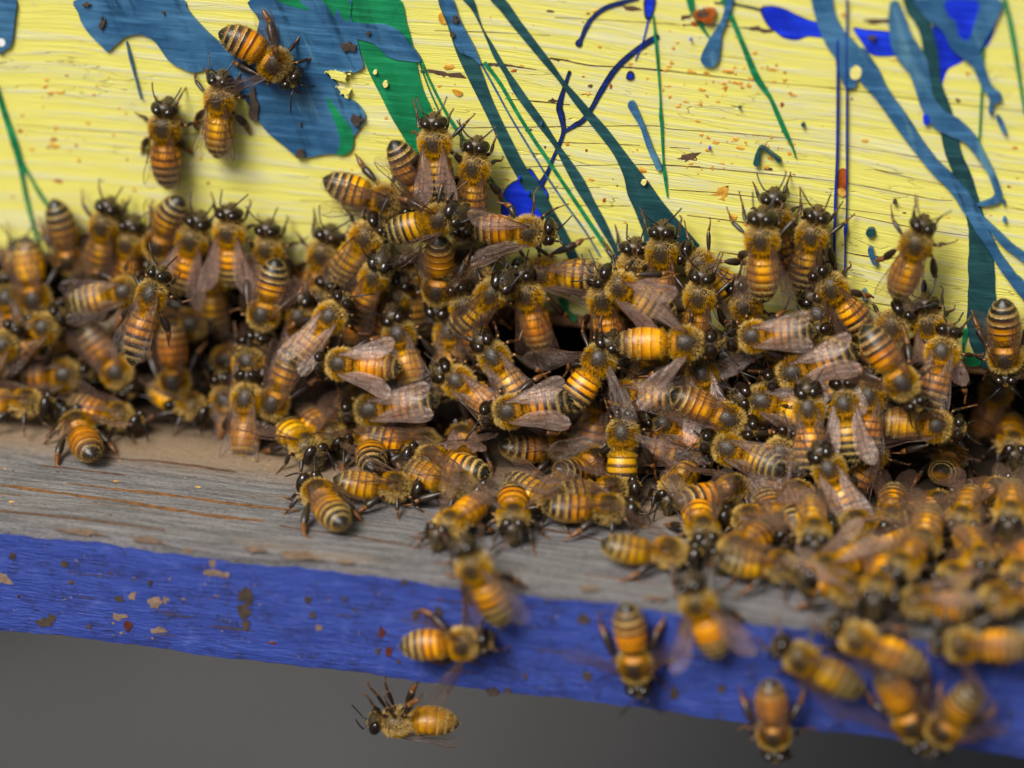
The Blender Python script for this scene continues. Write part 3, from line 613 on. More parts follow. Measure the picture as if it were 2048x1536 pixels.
# ------------------------------------------------------------------ honey bee shape (x forward, y left, z up, origin under the thorax)
ZB = .27
def rotm(ax, a): return np.array(Matrix.Rotation(a, 3, ax))
def deform(P, pose):
    """bend head and abdomen; P in rest space with the thorax centre at the origin"""
    P = np.array(P, float); Q = P.copy()
    hp, hy, ap, ay, st = pose
    hd = P[:, 0] > .215
    c = np.array([.215, 0, 0])
    k = np.clip((P[:, 0] - .215) / .03, 0, 1)[:, None]
    Rh = rotm('Z', hy) @ rotm('Y', -hp)
    Q = np.where(hd[:, None], (P * (1 - k) + ((P - c) @ Rh.T + c) * k), Q)
    ab = P[:, 0] < -.215
    s = np.clip((-.215 - P[:, 0]) / .70, 0, 1.1)
    # progressive bending along the abdomen
    L = .70 * st
    pos = np.zeros((len(P), 3)); steps = 24
    cent = [np.array([-.215, 0, 0])]; fr = [np.eye(3)]
    for i in range(1, int(steps * 1.1) + 2):
        a = i / steps
        R = rotm('Z', -ay * a) @ rotm('Y', -ap * a)
        fr.append(R); cent.append(cent[-1] + R @ np.array([-L / steps, 0, 0]))
    cent, fr = np.array(cent), np.array(fr)
    f = s * steps; i0 = np.minimum(f.astype(int), len(cent) - 2); w = (f - i0)[:, None]
    C0 = cent[i0] * (1 - w) + cent[i0 + 1] * w
    off = np.stack([np.zeros(len(P)), P[:, 1], P[:, 2]], 1)
    B = C0 + np.einsum('nij,nj->ni', fr[i0], off)
    Q = np.where(ab[:, None], B, Q)
    return Q
def prof_body():
    """rings: x, half width, up, down, centre z, taper of the lower half, material"""
    R = []
    # head, front to neck
    for x, w, u, d, tp in ((.432, .012, .012, .02, .1), (.425, .05, .045, .10, .3), (.405, .10, .085, .165, .42), (.375, .140, .108, .195, .45), (.34, .165, .122, .19, .42), (.305, .172, .122, .165, .35), (.272, .158, .108, .13, .25), (.25, .115, .08, .09, .1), (.235, .065, .05, .05, 0)):
        R.append((x, w, u, d, .0, tp, 2))
    R.append((.222, .048, .045, .045, 0, 0, 2))
    for x, w, u, d in ((.205, .062, .06, .06), (.19, .105, .095, .095), (.165, .145, .13, .125), (.13, .173, .155, .15), (.09, .190, .174, .162), (.04, .200, .186, .168), (-.01, .203, .190, .170), (-.06, .196, .186, .165), (-.10, .183, .174, .155), (-.115, .176, .162, .15), (-.13, .168, .160, .145), (-.155, .145, .138, .13), (-.18, .108, .10, .10), (-.20, .065, .06, .07)):
        R.append((x, w, u, d, 0, 0, 1))
    R.append((-.215, .045, .045, .05, -.01, 0, 0))
    ub = [0, .14, .325, .50, .67, .825, 1.0]
    xs = np.array([0, .02, .06, .12, .2, .3, .42, .55, .68, .8, .88, .94, .98, 1.0])
    ws = np.array([.05, .095, .150, .186, .207, .219, .222, .215, .195, .160, .120, .078, .038, .006])
    for k in range(6):
        a, b = ub[k], ub[k + 1]
        for f in (.02, .12, .3, .5, .7, .86, .95, .99):
            uu = a + (b - a) * f; w = np.interp(uu, xs, ws)
            w *= 1 + .022 * f - .012
            if f > .97: w *= 1.006
            R.append((-.22 - .70 * uu, w, w * .90, w * .86, -.012 - .02 * uu, 0, 0))
    R.append((-.9205, .002, .002, .002, -.032, 0, 0))
    return R
NR = 30
def body_rest():
    R = prof_body(); V, F, I = [], [], []
    for (x, w, u, d, zc, tp, mi) in R:
        for j in range(NR):
            a = 2 * math.pi * j / NR; s, c = math.sin(a), math.cos(a)
            yy = w * c * (1 - tp * max(0, -s)); zz = zc + (u if s > 0 else d) * s
            V.append((x, yy, zz))
    for i in range(len(R) - 1):
        for j in range(NR):
            F.append((i * NR + j, i * NR + (j + 1) % NR, (i + 1) * NR + (j + 1) % NR, (i + 1) * NR + j))
            I.append(R[i + 1][6] if R[i + 1][6] != 2 else 2)
    F.append(tuple(reversed(range(NR)))); I.append(2)
    n = len(V); F.append(tuple(range(n - NR, n))); I.append(0)
    F = [tuple(reversed(f)) for f in F]
    # mandibles and tongue, fused to the face
    for s in (-1, 1):
        b = len(V)
        for (x, y, z, r) in ((.375, .035 * s, -.17, .03), (.375, .028 * s, -.215, .026), (.37, .008 * s, -.245, .010)):
            for j in range(6):
                a = 2 * math.pi * j / 6; V.append((x + r * math.sin(a), y + r * math.cos(a), z))
        for i in range(2):
            for j in range(6): F.append((b + i * 6 + j, b + i * 6 + (j + 1) % 6, b + (i + 1) * 6 + (j + 1) % 6, b + (i + 1) * 6 + j)); I.append(2)
    return np.array(V), F, I
BV, BF, BI = body_rest()
def ellipsoid(c, r, nu=18, nv=12):
    V, F = [], []
    for i in range(nv + 1):
        p = math.pi * i / nv
        for j in range(nu):
            a = 2 * math.pi * j / nu; V.append((c[0] + r[0] * math.sin(p) * math.cos(a), c[1] + r[1] * math.sin(p) * math.sin(a), c[2] + r[2] * math.cos(p)))
    for i in range(nv):
        for j in range(nu): F.append((i * nu + j, (i + 1) * nu + j, (i + 1) * nu + (j + 1) % nu, i * nu + (j + 1) % nu))
    return np.array(V), F
def tube(P, rad, k=8, flat=1.0):
    P = np.asarray(P, float); V, F = [], []
    T = np.gradient(P, axis=0); T /= np.linalg.norm(T, axis=1)[:, None] + 1e-9
    ref = np.array([0, 0, 1.0])
    for i, (p, tt, r) in enumerate(zip(P, T, rad)):
        a = np.cross(tt, ref); 
        if np.linalg.norm(a) < 1e-3: a = np.cross(tt, [0, 1, 0])
        a /= np.linalg.norm(a); b = np.cross(tt, a)
        fl = flat[i] if hasattr(flat, '__len__') else flat
        for j in range(k):
            q = 2 * math.pi * j / k; V.append(p + a * r * math.cos(q) / fl + b * r * math.sin(q) * fl)
    for i in range(len(P) - 1):
        for j in range(k): F.append((i * k + j, i * k + (j + 1) % k, (i + 1) * k + (j + 1) % k, (i + 1) * k + j))
    n = len(V); F.append(tuple(reversed(range(k)))); F.append(tuple(range(n - k, n)))
    return np.array(V), F

def build_fur(pose, seed):
    rg = np.random.default_rng(seed)
    me = new_mesh('tmp', BV, BF); me.calc_loop_triangles()
    tri = np.array([t.vertices[:] for t in me.loop_triangles]); bpy.data.meshes.remove(me)
    A, B, C = BV[tri[:, 0]], BV[tri[:, 1]], BV[tri[:, 2]]
    cr = np.cross(B - A, C - A); ar = np.linalg.norm(cr, axis=1) * .5; nr = cr / (np.linalg.norm(cr, axis=1)[:, None] + 1e-12)
    cen = (A + B + C) / 3
    # outward normals
    ref = np.stack([np.clip(cen[:, 0], -.85, .37), np.zeros(len(cen)), np.zeros(len(cen))], 1)
    flip = np.einsum('ij,ij->i', nr, cen - ref) < 0; nr[flip] *= -1
    x = cen[:, 0]; u = (-.22 - x) / .70
    th = (x < .20) & (x > -.21); hd = x >= .225; ab = u > 0
    dens = np.zeros(len(cen))
    dens[th] = 1.0
    disc = th & (cen[:, 2] > .10) & (((cen[:, 0] - .02) / .10) ** 2 + (cen[:, 1] / .10) ** 2 < 1)
    dens[disc] = .9
    scut = th & (cen[:, 0] < -.11) & (cen[:, 2] > .06) & (abs(cen[:, 1]) < .11)
    dens[scut] = .18
    dens[hd] = .8
    eyeh = hd & (abs(cen[:, 1]) > .05) & (cen[:, 2] > -.12); dens[eyeh] = .12
    face = hd & (x > .36) & (cen[:, 2] < .03); dens[face] = .38
    dens[ab] = .10
    dens[ab & (u < .13)] = 1.0
    for a, b in ((.505, .56), (.675, .725), (.83, .865)): dens[ab & (u > a) & (u < b)] = 1.3
    dens[ab & (cen[:, 2] < -.1)] = np.maximum(dens[ab & (cen[:, 2] < -.1)], .45)
    wgt = ar * dens; N = 8200
    pick = rg.choice(len(tri), N, p=wgt / wgt.sum())
    r1 = np.sqrt(rg.random(N)); r2 = rg.random(N)
    P = A[pick] * (1 - r1)[:, None] + B[pick] * (r1 * (1 - r2))[:, None] + C[pick] * (r1 * r2)[:, None]
    n = nr[pick]; px = P[:, 0]; pu = (-.22 - px) / .70
    ln = np.full(N, .062); back = np.full(N, .45); col = np.tile(np.array([.64, .41, .12]), (N, 1))
    isd = np.zeros(N, bool)
    edge = th[pick] & ~isd & (P[:, 2] > .06); ln[edge] = .062; col[edge] = (.56, .32, .065)
    low = th[pick] & (P[:, 2] < .03); col[low] = (.74, .56, .27); ln[low] = .07
    frt = th[pick] & (px > .10) & (P[:, 2] > .0); col[frt] = (.72, .53, .23); ln[frt] = .068
    ish = hd[pick]; ln[ish] = .034; col[ish] = np.where((P[ish, 2] > .06)[:, None] & (P[ish, 0] < .36)[:, None], (.20, .13, .06), (.55, .38, .15)); back[ish] = 0
    isf = face[pick]; ln[isf] = .02; col[isf] = (.34, .25, .12)
    isa = ab[pick]; ln[isa] = .022; back[isa] = 1.6; col[isa] = (.50, .33, .12)
    t1 = isa & (pu < .13); ln[t1] = .05; back[t1] = .8; col[t1] = (.52, .33, .10)
    fr = isa & (pu > .49); col[fr] = (.50, .38, .18); ln[fr] = .026; back[fr] = 2.2
    dd = np.sqrt(((px - .022) / .118) ** 2 + (P[:, 1] / .112) ** 2) + rg.normal(0, .13, N)
    kk = np.clip((dd - .50) / .80, 0, 1); kk = kk * kk * (3 - 2 * kk); on = th[pick] & (P[:, 2] > .06)
    kk = np.where(on, kk, 1.0)[:, None]
    col = col * kk + np.array([.17, .105, .05]) * (1 - kk); ln = ln * kk[:, 0] + .026 * (1 - kk[:, 0])
    col *= rg.uniform(.65, 1.3, (N, 1)); ln *= rg.uniform(.6, 1.25, N)
    d = n + np.stack([-back, 0 * back, 0 * back], 1) + rg.normal(0, .28, (N, 3)); d /= np.linalg.norm(d, axis=1)[:, None]
    side = np.cross(d, rg.normal(size=(N, 3))); side /= np.linalg.norm(side, axis=1)[:, None] + 1e-9
    hw = np.full((N, 1), .0026)
    droop = np.stack([-.2 * ln, 0 * ln, -.1 * ln], 1)
    a0, a1 = P - side * hw - n * .004, P + side * hw - n * .004
    m = P + d * ln[:, None] * .55; b0, b1 = m - side * hw * .8, m + side * hw * .8
    tip = P + d * ln[:, None] + droop * .6
    V = np.stack([a0, a1, b1, b0, tip], 1).reshape(-1, 3)
    V = deform(V, pose); V[:, 2] += ZB
    F = []
    for i in range(N):
        k = 5 * i; F += [(k, k + 1, k + 2, k + 3), (k + 3, k + 2, k + 4)]
    me = new_mesh('fur', V, F, [MB_FUR])
    hc = np.repeat(np.concatenate([col, np.ones((N, 1))], 1), 5, 0)
    add_attr(me, 'hc', 'FLOAT_COLOR', hc)
    return me
def build_body(pose):
    me = new_mesh('body', deform(BV, pose) + np.array([0, 0, ZB]), BF, [MB_AB, MB_TH, MB_HD], BI)
    add_attr(me, 'rest', 'FLOAT_VECTOR', BV); return me
def build_eye(pose, s):
    V, F = ellipsoid((0, 0, 0), (.086, .096, .152))
    V = V @ rotm('X', s * .30).T @ rotm('Z', s * .12).T + np.array([.320, s * .104, .026])
    return new_mesh('eye', deform(V, pose) + np.array([0, 0, ZB]), F, [MB_EYE])
def build_antenna(pose, s, var):
    a = [(.41, .035, .02), (.445, .062, .055), (.475, .095, .085)]
    b = {0: [(.50, .115, .085), (.56, .155, .05), (.63, .19, .00), (.69, .21, -.05)],
         1: [(.50, .125, .10), (.57, .19, .11), (.63, .25, .09), (.68, .30, .06)],
         2: [(.50, .10, .06), (.54, .11, .0), (.58, .12, -.08), (.61, .13, -.15)]}[var]
    P = smooth_line(a + b, 3); P[:, 1] *= s
    rad = np.interp(np.linspace(0, 1, len(P)), [0, .3, .34, .4, 1], [.010, .010, .008, .0125, .011])
    V, F = tube(P, rad, 6)
    me = new_mesh('antenna', deform(V, pose) + np.array([0, 0, ZB]), F, [MB_LEG])
    add_attr(me, 'lc', 'FLOAT_COLOR', np.tile((.014, .011, .010, 1), (len(V), 1))); return me
LEGS = {   # joints: hip, knee, tibia end, (basitarsus end), foot
    'front': [(.13, .07, -.12), (.24, .19, -.04), (.345, .26, -.19), (.40, .285, -.245), (.475, .32, -.268)],
    'mid': [(.02, .09, -.14), (.05, .28, -.02), (.06, .40, -.17), (.075, .45, -.24), (.10, .53, -.268)],
    'hind': [(-.09, .085, -.14), (-.19, .25, -.02), (-.39, .36, -.15), (-.52, .41, -.225), (-.62, .44, -.268)]}
def build_leg(which, s, var):
    J = np.array(LEGS[which], float); rg = np.random.default_rng((len(which) * 131 + ord(which[0]) * 17 + (s + 1) * 7 + var * 31))
    if var == 1: J[2:] += rg.normal(0, .035, (len(J) - 2, 3)) * (1, 1, .2); J[1] += rg.normal(0, .03, 3)
    if var == 2:     # reaching
        if which == 'front': J = np.array([(.13, .07, -.12), (.29, .15, -.01), (.44, .19, -.06), (.52, .20, -.16), (.61, .22, -.262)])
        elif which == 'mid': J = np.array([(.02, .09, -.14), (.12, .27, .0), (.22, .41, -.12), (.27, .46, -.21), (.34, .52, -.265)])
        J[1:] += rg.normal(0, .02, (len(J) - 1, 3)) * (1, 1, .3)
    if var == 3:     # hanging on by long straight legs
        J = J * np.array([.75, .35, 1]); J[1:, 2] = np.array([-.24, -.52, -.66, -.78]) + rg.normal(0, .02, 4); J[1:, 0] += rg.normal(0, .03, 4)
    if var == 4:     # tucked
        J[1:] = J[1:] * np.array([.85, .72, 1]) + rg.normal(0, .025, (len(J) - 1, 3)) * (1, 1, .2)
    if which == 'hind': widths = [(.022, .030, .026), (.020, .040, .048), (.040, .036, .026), (.013, .012, .009)]
    elif which == 'mid': widths = [(.022, .027, .022), (.019, .026, .026), (.020, .017, .013), (.012, .010, .008)]
    else: widths = [(.022, .026, .021), (.018, .022, .021), (.017, .014, .012), (.011, .010, .008)]
    dk, jt, ts = (.020, .011, .006), (.34, .15, .03), (.15, .055, .012)
    P, R, Cc = [], [], []
    for i in range(4):
        a, b = J[i], J[i + 1]; w0, w1, w2 = widths[i]; base = dk if i < 2 else ts
        if i == 2 and which != 'hind': base = (.07, .028, .008)
        for f, w, c in ((.0, w0 * .62, jt if i else dk), (.06, w0 * .85, base), (.35, w1, base), (.75, w2 * 1.05, base), (.94, w2 * .8, base), (.985, w2 * .6, jt if i < 2 else ts)):
            P.append(a + (b - a) * f); R.append(w); Cc.append((*c, 1))
    P = np.array(P); P[:, 1] *= s
    R = [q * 1.22 for q in R]
    V, F = tube(P, R, 8)
    C = np.repeat(np.array(Cc), 8, 0)
    # claws
    tip = P[-1]
    for q in (-1, 1):
        v, f = tube([tip, tip + np.array([.025, .012 * q, -.004]), tip + np.array([.03, .016 * q, -.012])], [.006, .005, .002], 5)
        b = len(V); V = np.vstack([V, v]); F += [tuple(x + b for x in g) for g in f]; C = np.vstack([C, np.tile((*ts, 1), (len(v), 1))])
    # short bristles along the segments
    nb = 90; idx = rg.integers(1, len(P) - 1, nb)
    for i in idx:
        p = P[i] + (P[min(i + 1, len(P) - 1)] - P[i]) * rg.random(); d = rg.normal(size=3); d /= np.linalg.norm(d)
        sd_ = np.cross(d, rg.normal(size=3)); sd_ /= np.linalg.norm(sd_); b = len(V)
        V = np.vstack([V, p + d * R[i] * .6 - sd_ * .002, p + d * R[i] * .6 + sd_ * .002, p + d * (R[i] + .016) + (P[min(i + 1, len(P) - 1)] - P[i]) * .1])
        F.append((b, b + 1, b + 2)); C = np.vstack([C, np.tile((.26, .14, .045, 1), (3, 1))])
    V = V + np.array([0, 0, ZB])
    me = new_mesh('leg', V, F, [MB_LEG]); add_attr(me, 'lc', 'FLOAT_COLOR', C); return me
FORE = [(0, 0), (.2, .012), (.45, .03), (.65, .045), (.82, .045), (.93, .015), (.99, -.05), (1.0, -.10), (.965, -.18), (.88, -.255), (.77, -.30), (.64, -.31), (.50, -.275), (.36, -.205), (.22, -.125), (.1, -.06), (0, -.03)]
HIND = [(0, 0), (.2, .03), (.45, .045), (.7, .02), (.9, -.05), (.99, -.12), (.97, -.2), (.85, -.28), (.65, -.33), (.45, -.31), (.25, -.21), (.1, -.10), (0, -.03)]
FV = [([(0, -.004), (.2, .006), (.45, .022), (.62, .036), (.8, .040), (.92, .012)], .0085), ([(0, -.016), (.2, -.014), (.42, .0), (.58, .02)], .007), ([(.56, .025), (.63, -.045), (.75, -.055), (.86, -.03), (.92, .01)], .0045), ([(.0, -.02), (.18, -.065), (.35, -.135), (.52, -.185), (.61, -.215)], .0065),
      ([(.42, 0), (.385, -.06), (.35, -.135)], .005), ([(.385, -.06), (.47, -.10), (.60, -.125), (.73, -.125), (.79, -.05)], .0045), ([(.47, -.10), (.54, -.05), (.57, .02)], .004), ([(.60, -.125), (.635, -.045)], .004), ([(.35, -.135), (.47, -.10)], .004), ([(.60, -.125), (.585, -.205)], .004), ([(0, -.028), (.2, -.105), (.34, -.175), (.47, -.245)], .005),
      ([(.29, -.11), (.27, -.145)], .0035), ([(.73, -.125), (.80, -.16), (.87, -.2)], .003), ([(.60, -.21), (.68, -.25), (.74, -.275)], .003)]
HV = [([(0, -.004), (.25, .024), (.5, .028), (.72, .0)], .007), ([(0, -.02), (.25, -.04), (.45, -.08), (.62, -.10), (.8, -.11)], .005), ([(.45, -.08), (.52, .02)], .004), ([(0, -.028), (.25, -.12), (.45, -.19), (.6, -.24)], .005), ([(.40, -.07), (.38, -.16)], .004)]
def build_wing(kind, s):
    out, veins, L = (FORE, FV, .95) if kind == 'forewing' else (HIND, HV, .68)
    k = len(out)
    half = k // 2
    up = np.array(sorted(out[:half + 1])); 
    us = np.linspace(0, 1, 34); tip = max(p[0] for p in out)
    lead = [p for p in out[:out.index(max(out)) + 1]]; trail = [p for p in out[out.index(max(out)):]][::-1]
    lu = np.interp(us, [p[0] for p in lead], [p[1] for p in lead]); tv = np.interp(us, [p[0] for p in trail], [p[1] for p in trail])
    nr_ = .86 if kind == 'forewing' else .8
    nv = 9; V, F, I = [], [], []
    def zoff(u, v):
        return .012 * math.sin(u * 9 + v * 14) * min(1, u * 3) + .010 * math.sin(v * 60 + u * 5) * min(1, u * 2) + .03 * u * u * .5 - .05 * u * max(0, -v)
    for u, a, b in zip(us, lu, tv):
        for j in range(nv):
            v = a + (b - a) * j / (nv - 1); V.append((v * L, u * L, zoff(u, v) * L))
    for i in range(len(us) - 1):
        for j in range(nv - 1): F.append((i * nv + j, i * nv + j + 1, (i + 1) * nv + j + 1, (i + 1) * nv + j)); I.append(0)
    V = np.array(V)
    for P, r in veins:
        Q = smooth_line([(p[1], p[0], 0) for p in P], 4) if len(P) > 2 else np.array([(p[1], p[0], 0) for p in P], float)
        Q = np.array([(q[0] * L, q[1] * L, zoff(q[1], q[0]) * L) for q in Q])
        v, f = tube(Q, [r * .74] * len(Q), 5); b = len(V); V = np.vstack([V, v]); F += [tuple(x + b for x in g) for g in f]; I += [1] * len(f)
    V[:, 1] *= s; V[:, 0] *= nr_
    return new_mesh(kind, V, F, [MB_WING, MB_VEIN], I)

R_ = math.radians
# head pitch up, head yaw, abdomen pitch (positive lifts the tip), abdomen yaw, stretch
POSES = {'s': (0, 0, R_(-6), 0, 1.0), 'd': (R_(-14), 0, R_(-24), 0, .95), 'l': (0, R_(14), R_(-8), R_(16), 1.0), 'r': (R_(4), R_(-14), R_(-8), R_(-16), 1.0),
         'u': (R_(38), R_(8), R_(-10), R_(6), .97), 'x': (R_(8), R_(-5), R_(-3), R_(-5), 1.10), 'c': (R_(-5), R_(6), R_(-42), R_(4), .92)}
BODY, FURM, EYES, ANTS = {}, {}, {}, {}
for i, (k, p) in enumerate(POSES.items()):
    BODY[k] = build_body(p); FURM[k] = build_fur(p, 50 + i)
    for s in (-1, 1):
        EYES[k, s] = build_eye(p, s)
        for v in range(3): ANTS[k, s, v] = build_antenna(p, s, v)
LEGM = {(w, s, v): build_leg(w, s, v) for w in LEGS for s in (-1, 1) for v in range(5)}
WINGM = {(w, s): build_wing(w, s) for w in ('forewing', 'hindwing') for s in (-1, 1)}
# wing settings per side: sweep back (deg from straight out), lift, twist
WINGS = {'f': ((82, 7, -10), (80, 6, -10)), 'v': ((73, 8, -14), (72, 8, -14)), 'n': ((77, 3, -34), (77, 3, -34)), 'h': ((60, 9, -14), (58, 9, -14)), 's': ((12, 8, -6), (14, 10, -6)),
         'u': ((68, 17, -18), (64, 15, -18)), 'a': ((22, 14, -10), (74, 8, -12)), 'b': ((74, 8, -12), (24, 14, -10)), 'w': ((55, 22, -20), (76, 8, -12)), 'y': ((76, 8, -12), (55, 22, -20)), 'm': ((38, 15, -14), (34, 13, -14))}

PILE_P = np.array([0, -.05, 2.40]); PILE_D = np.array([0, -1.05, -2.40]); PILE_N = np.cross(np.array([1., 0, 0]), PILE_D)
PILE_N /= np.linalg.norm(PILE_N)
if PILE_N[1] > 0: PILE_N = -PILE_N
SURF = {'W': (np.zeros(3), np.array([0, -1., 0])), 'L': (np.zeros(3), np.array([0, 0, 1.])), 'F': (np.array([0, -LIP, 0]), np.array([0, -1., 0])), 'P': (PILE_P, PILE_N), 'U': (np.array([0, -LIP - .05, 0]), np.array([0, -1., 0]))}
SPH = [(.33, .15), (.03, .19), (-.36, .19), (-.58, .19), (-.80, .12)]
PLACED = []
def frame_of(px, py, ang, sf, h, base):
    """base point on the surface (feet), forward and up; the thorax centre is what sits at (px, py)"""
    p0, n = SURF[sf]
    pc = p0 + n * (ZB + h)
    T = hit(px, py, pc, n)
    a = R_(ang); q = hit(px + 6 * math.cos(a), py - 6 * math.sin(a), pc, n)
    f = q - T; f -= n * (f @ n); f /= np.linalg.norm(f)
    return T, f, n
def spheres(T, f, n, sc):
    return [(T + f * x * sc - n * .02, r * sc) for x, r in SPH]
def settle(T, f, n, sc, slack, maxt):
    """move a piled bee along its sight line until it only presses lightly on those beneath"""
    d = CAM - T; d /= np.linalg.norm(d); t = 0.0
    while t < maxt:
        bad = False
        for c, r in spheres(T + d * t, f, n, sc):
            for C2, R2 in PLACED:
                dd = np.linalg.norm(C2 - c, axis=1)
                if ((R2 + r) * slack > dd).any(): bad = True; break
            if bad: break
        if not bad: break
        t += .04
    return T + d * t
def add_bee(px, py, ang, sf, h, wing, pose, label, pitch=0, roll=0, legs=None, scale=None, ant=None, group=None, stack=True):
    sc = scale or random.uniform(1.0, 1.07)
    T, f, n = frame_of(px, py, ang, sf, h, None)
    if sf == 'U': n2 = None
    if stack and h >= 0: T = settle(T, f, n, sc, .66, .6)
    PLACED.append((np.array([c for c, r in spheres(T, f, n, sc)]), np.array([r for c, r in spheres(T, f, n, sc)])))
    l = np.cross(n, f)
    M = Matrix(((f[0], l[0], n[0]), (f[1], l[1], n[1]), (f[2], l[2], n[2]))).to_4x4()
    M = M @ Matrix.Rotation(R_(-pitch), 4, 'Y') @ Matrix.Rotation(R_(roll), 4, 'X')
    up = np.array(M.col[2][:3])
    base = T - up * ZB * sc
    root = empty('honey_bee'); M.translation = Vector(base); root.matrix_world = M @ Matrix.Diagonal((sc * random.uniform(.94, 1.07), sc * random.uniform(.95, 1.04), sc, 1))
    root['label'] = label; root['category'] = 'bee'; root['group'] = group or 'honey bees at the hive entrance'
    film = random.uniform(.60, .85) if any(q in label for q in ('clear', 'rosy', 'veined', 'pink', 'pale w', 'silver', 'amber', 'V-', 'peach', 'smoky')) else random.uniform(.02, .28)
    obj('body', BODY[pose], root); obj('fur', FURM[pose], root)
    for s in (-1, 1):
        obj('eye', EYES[pose, s], root); obj('antenna', ANTS[pose, s, random.randrange(3) if ant is None else ant], root)
        sw, el, tw = WINGS[wing][0 if s > 0 else 1]
        sw += random.uniform(-4, 4); el += random.uniform(-2, 3)
        for kind, ds, de, loc in (('forewing', 0, 0, (.045, .15, .155)), ('hindwing', 3 if sw > 60 else -14, -4, (-.035, .15, .135))):
            w = obj(kind, WINGM[kind, s], root); w.color = (film, film, film, 1)
            w.matrix_local = Matrix.Translation((loc[0], s * loc[1], loc[2] + ZB)) @ Matrix.Rotation(R_(s * (sw + ds)), 4, 'Z') @ Matrix.Rotation(R_(s * (el + de)), 4, 'X') @ Matrix.Rotation(R_(-tw), 4, 'Y')
        for which in ('front', 'mid', 'hind'):
            v = legs if legs is not None else random.choice((0, 1, 1, 2, 4) if sf != 'L' else (0, 1, 1, 0))
            obj('leg', LEGM[which, s, v], root)
    return root

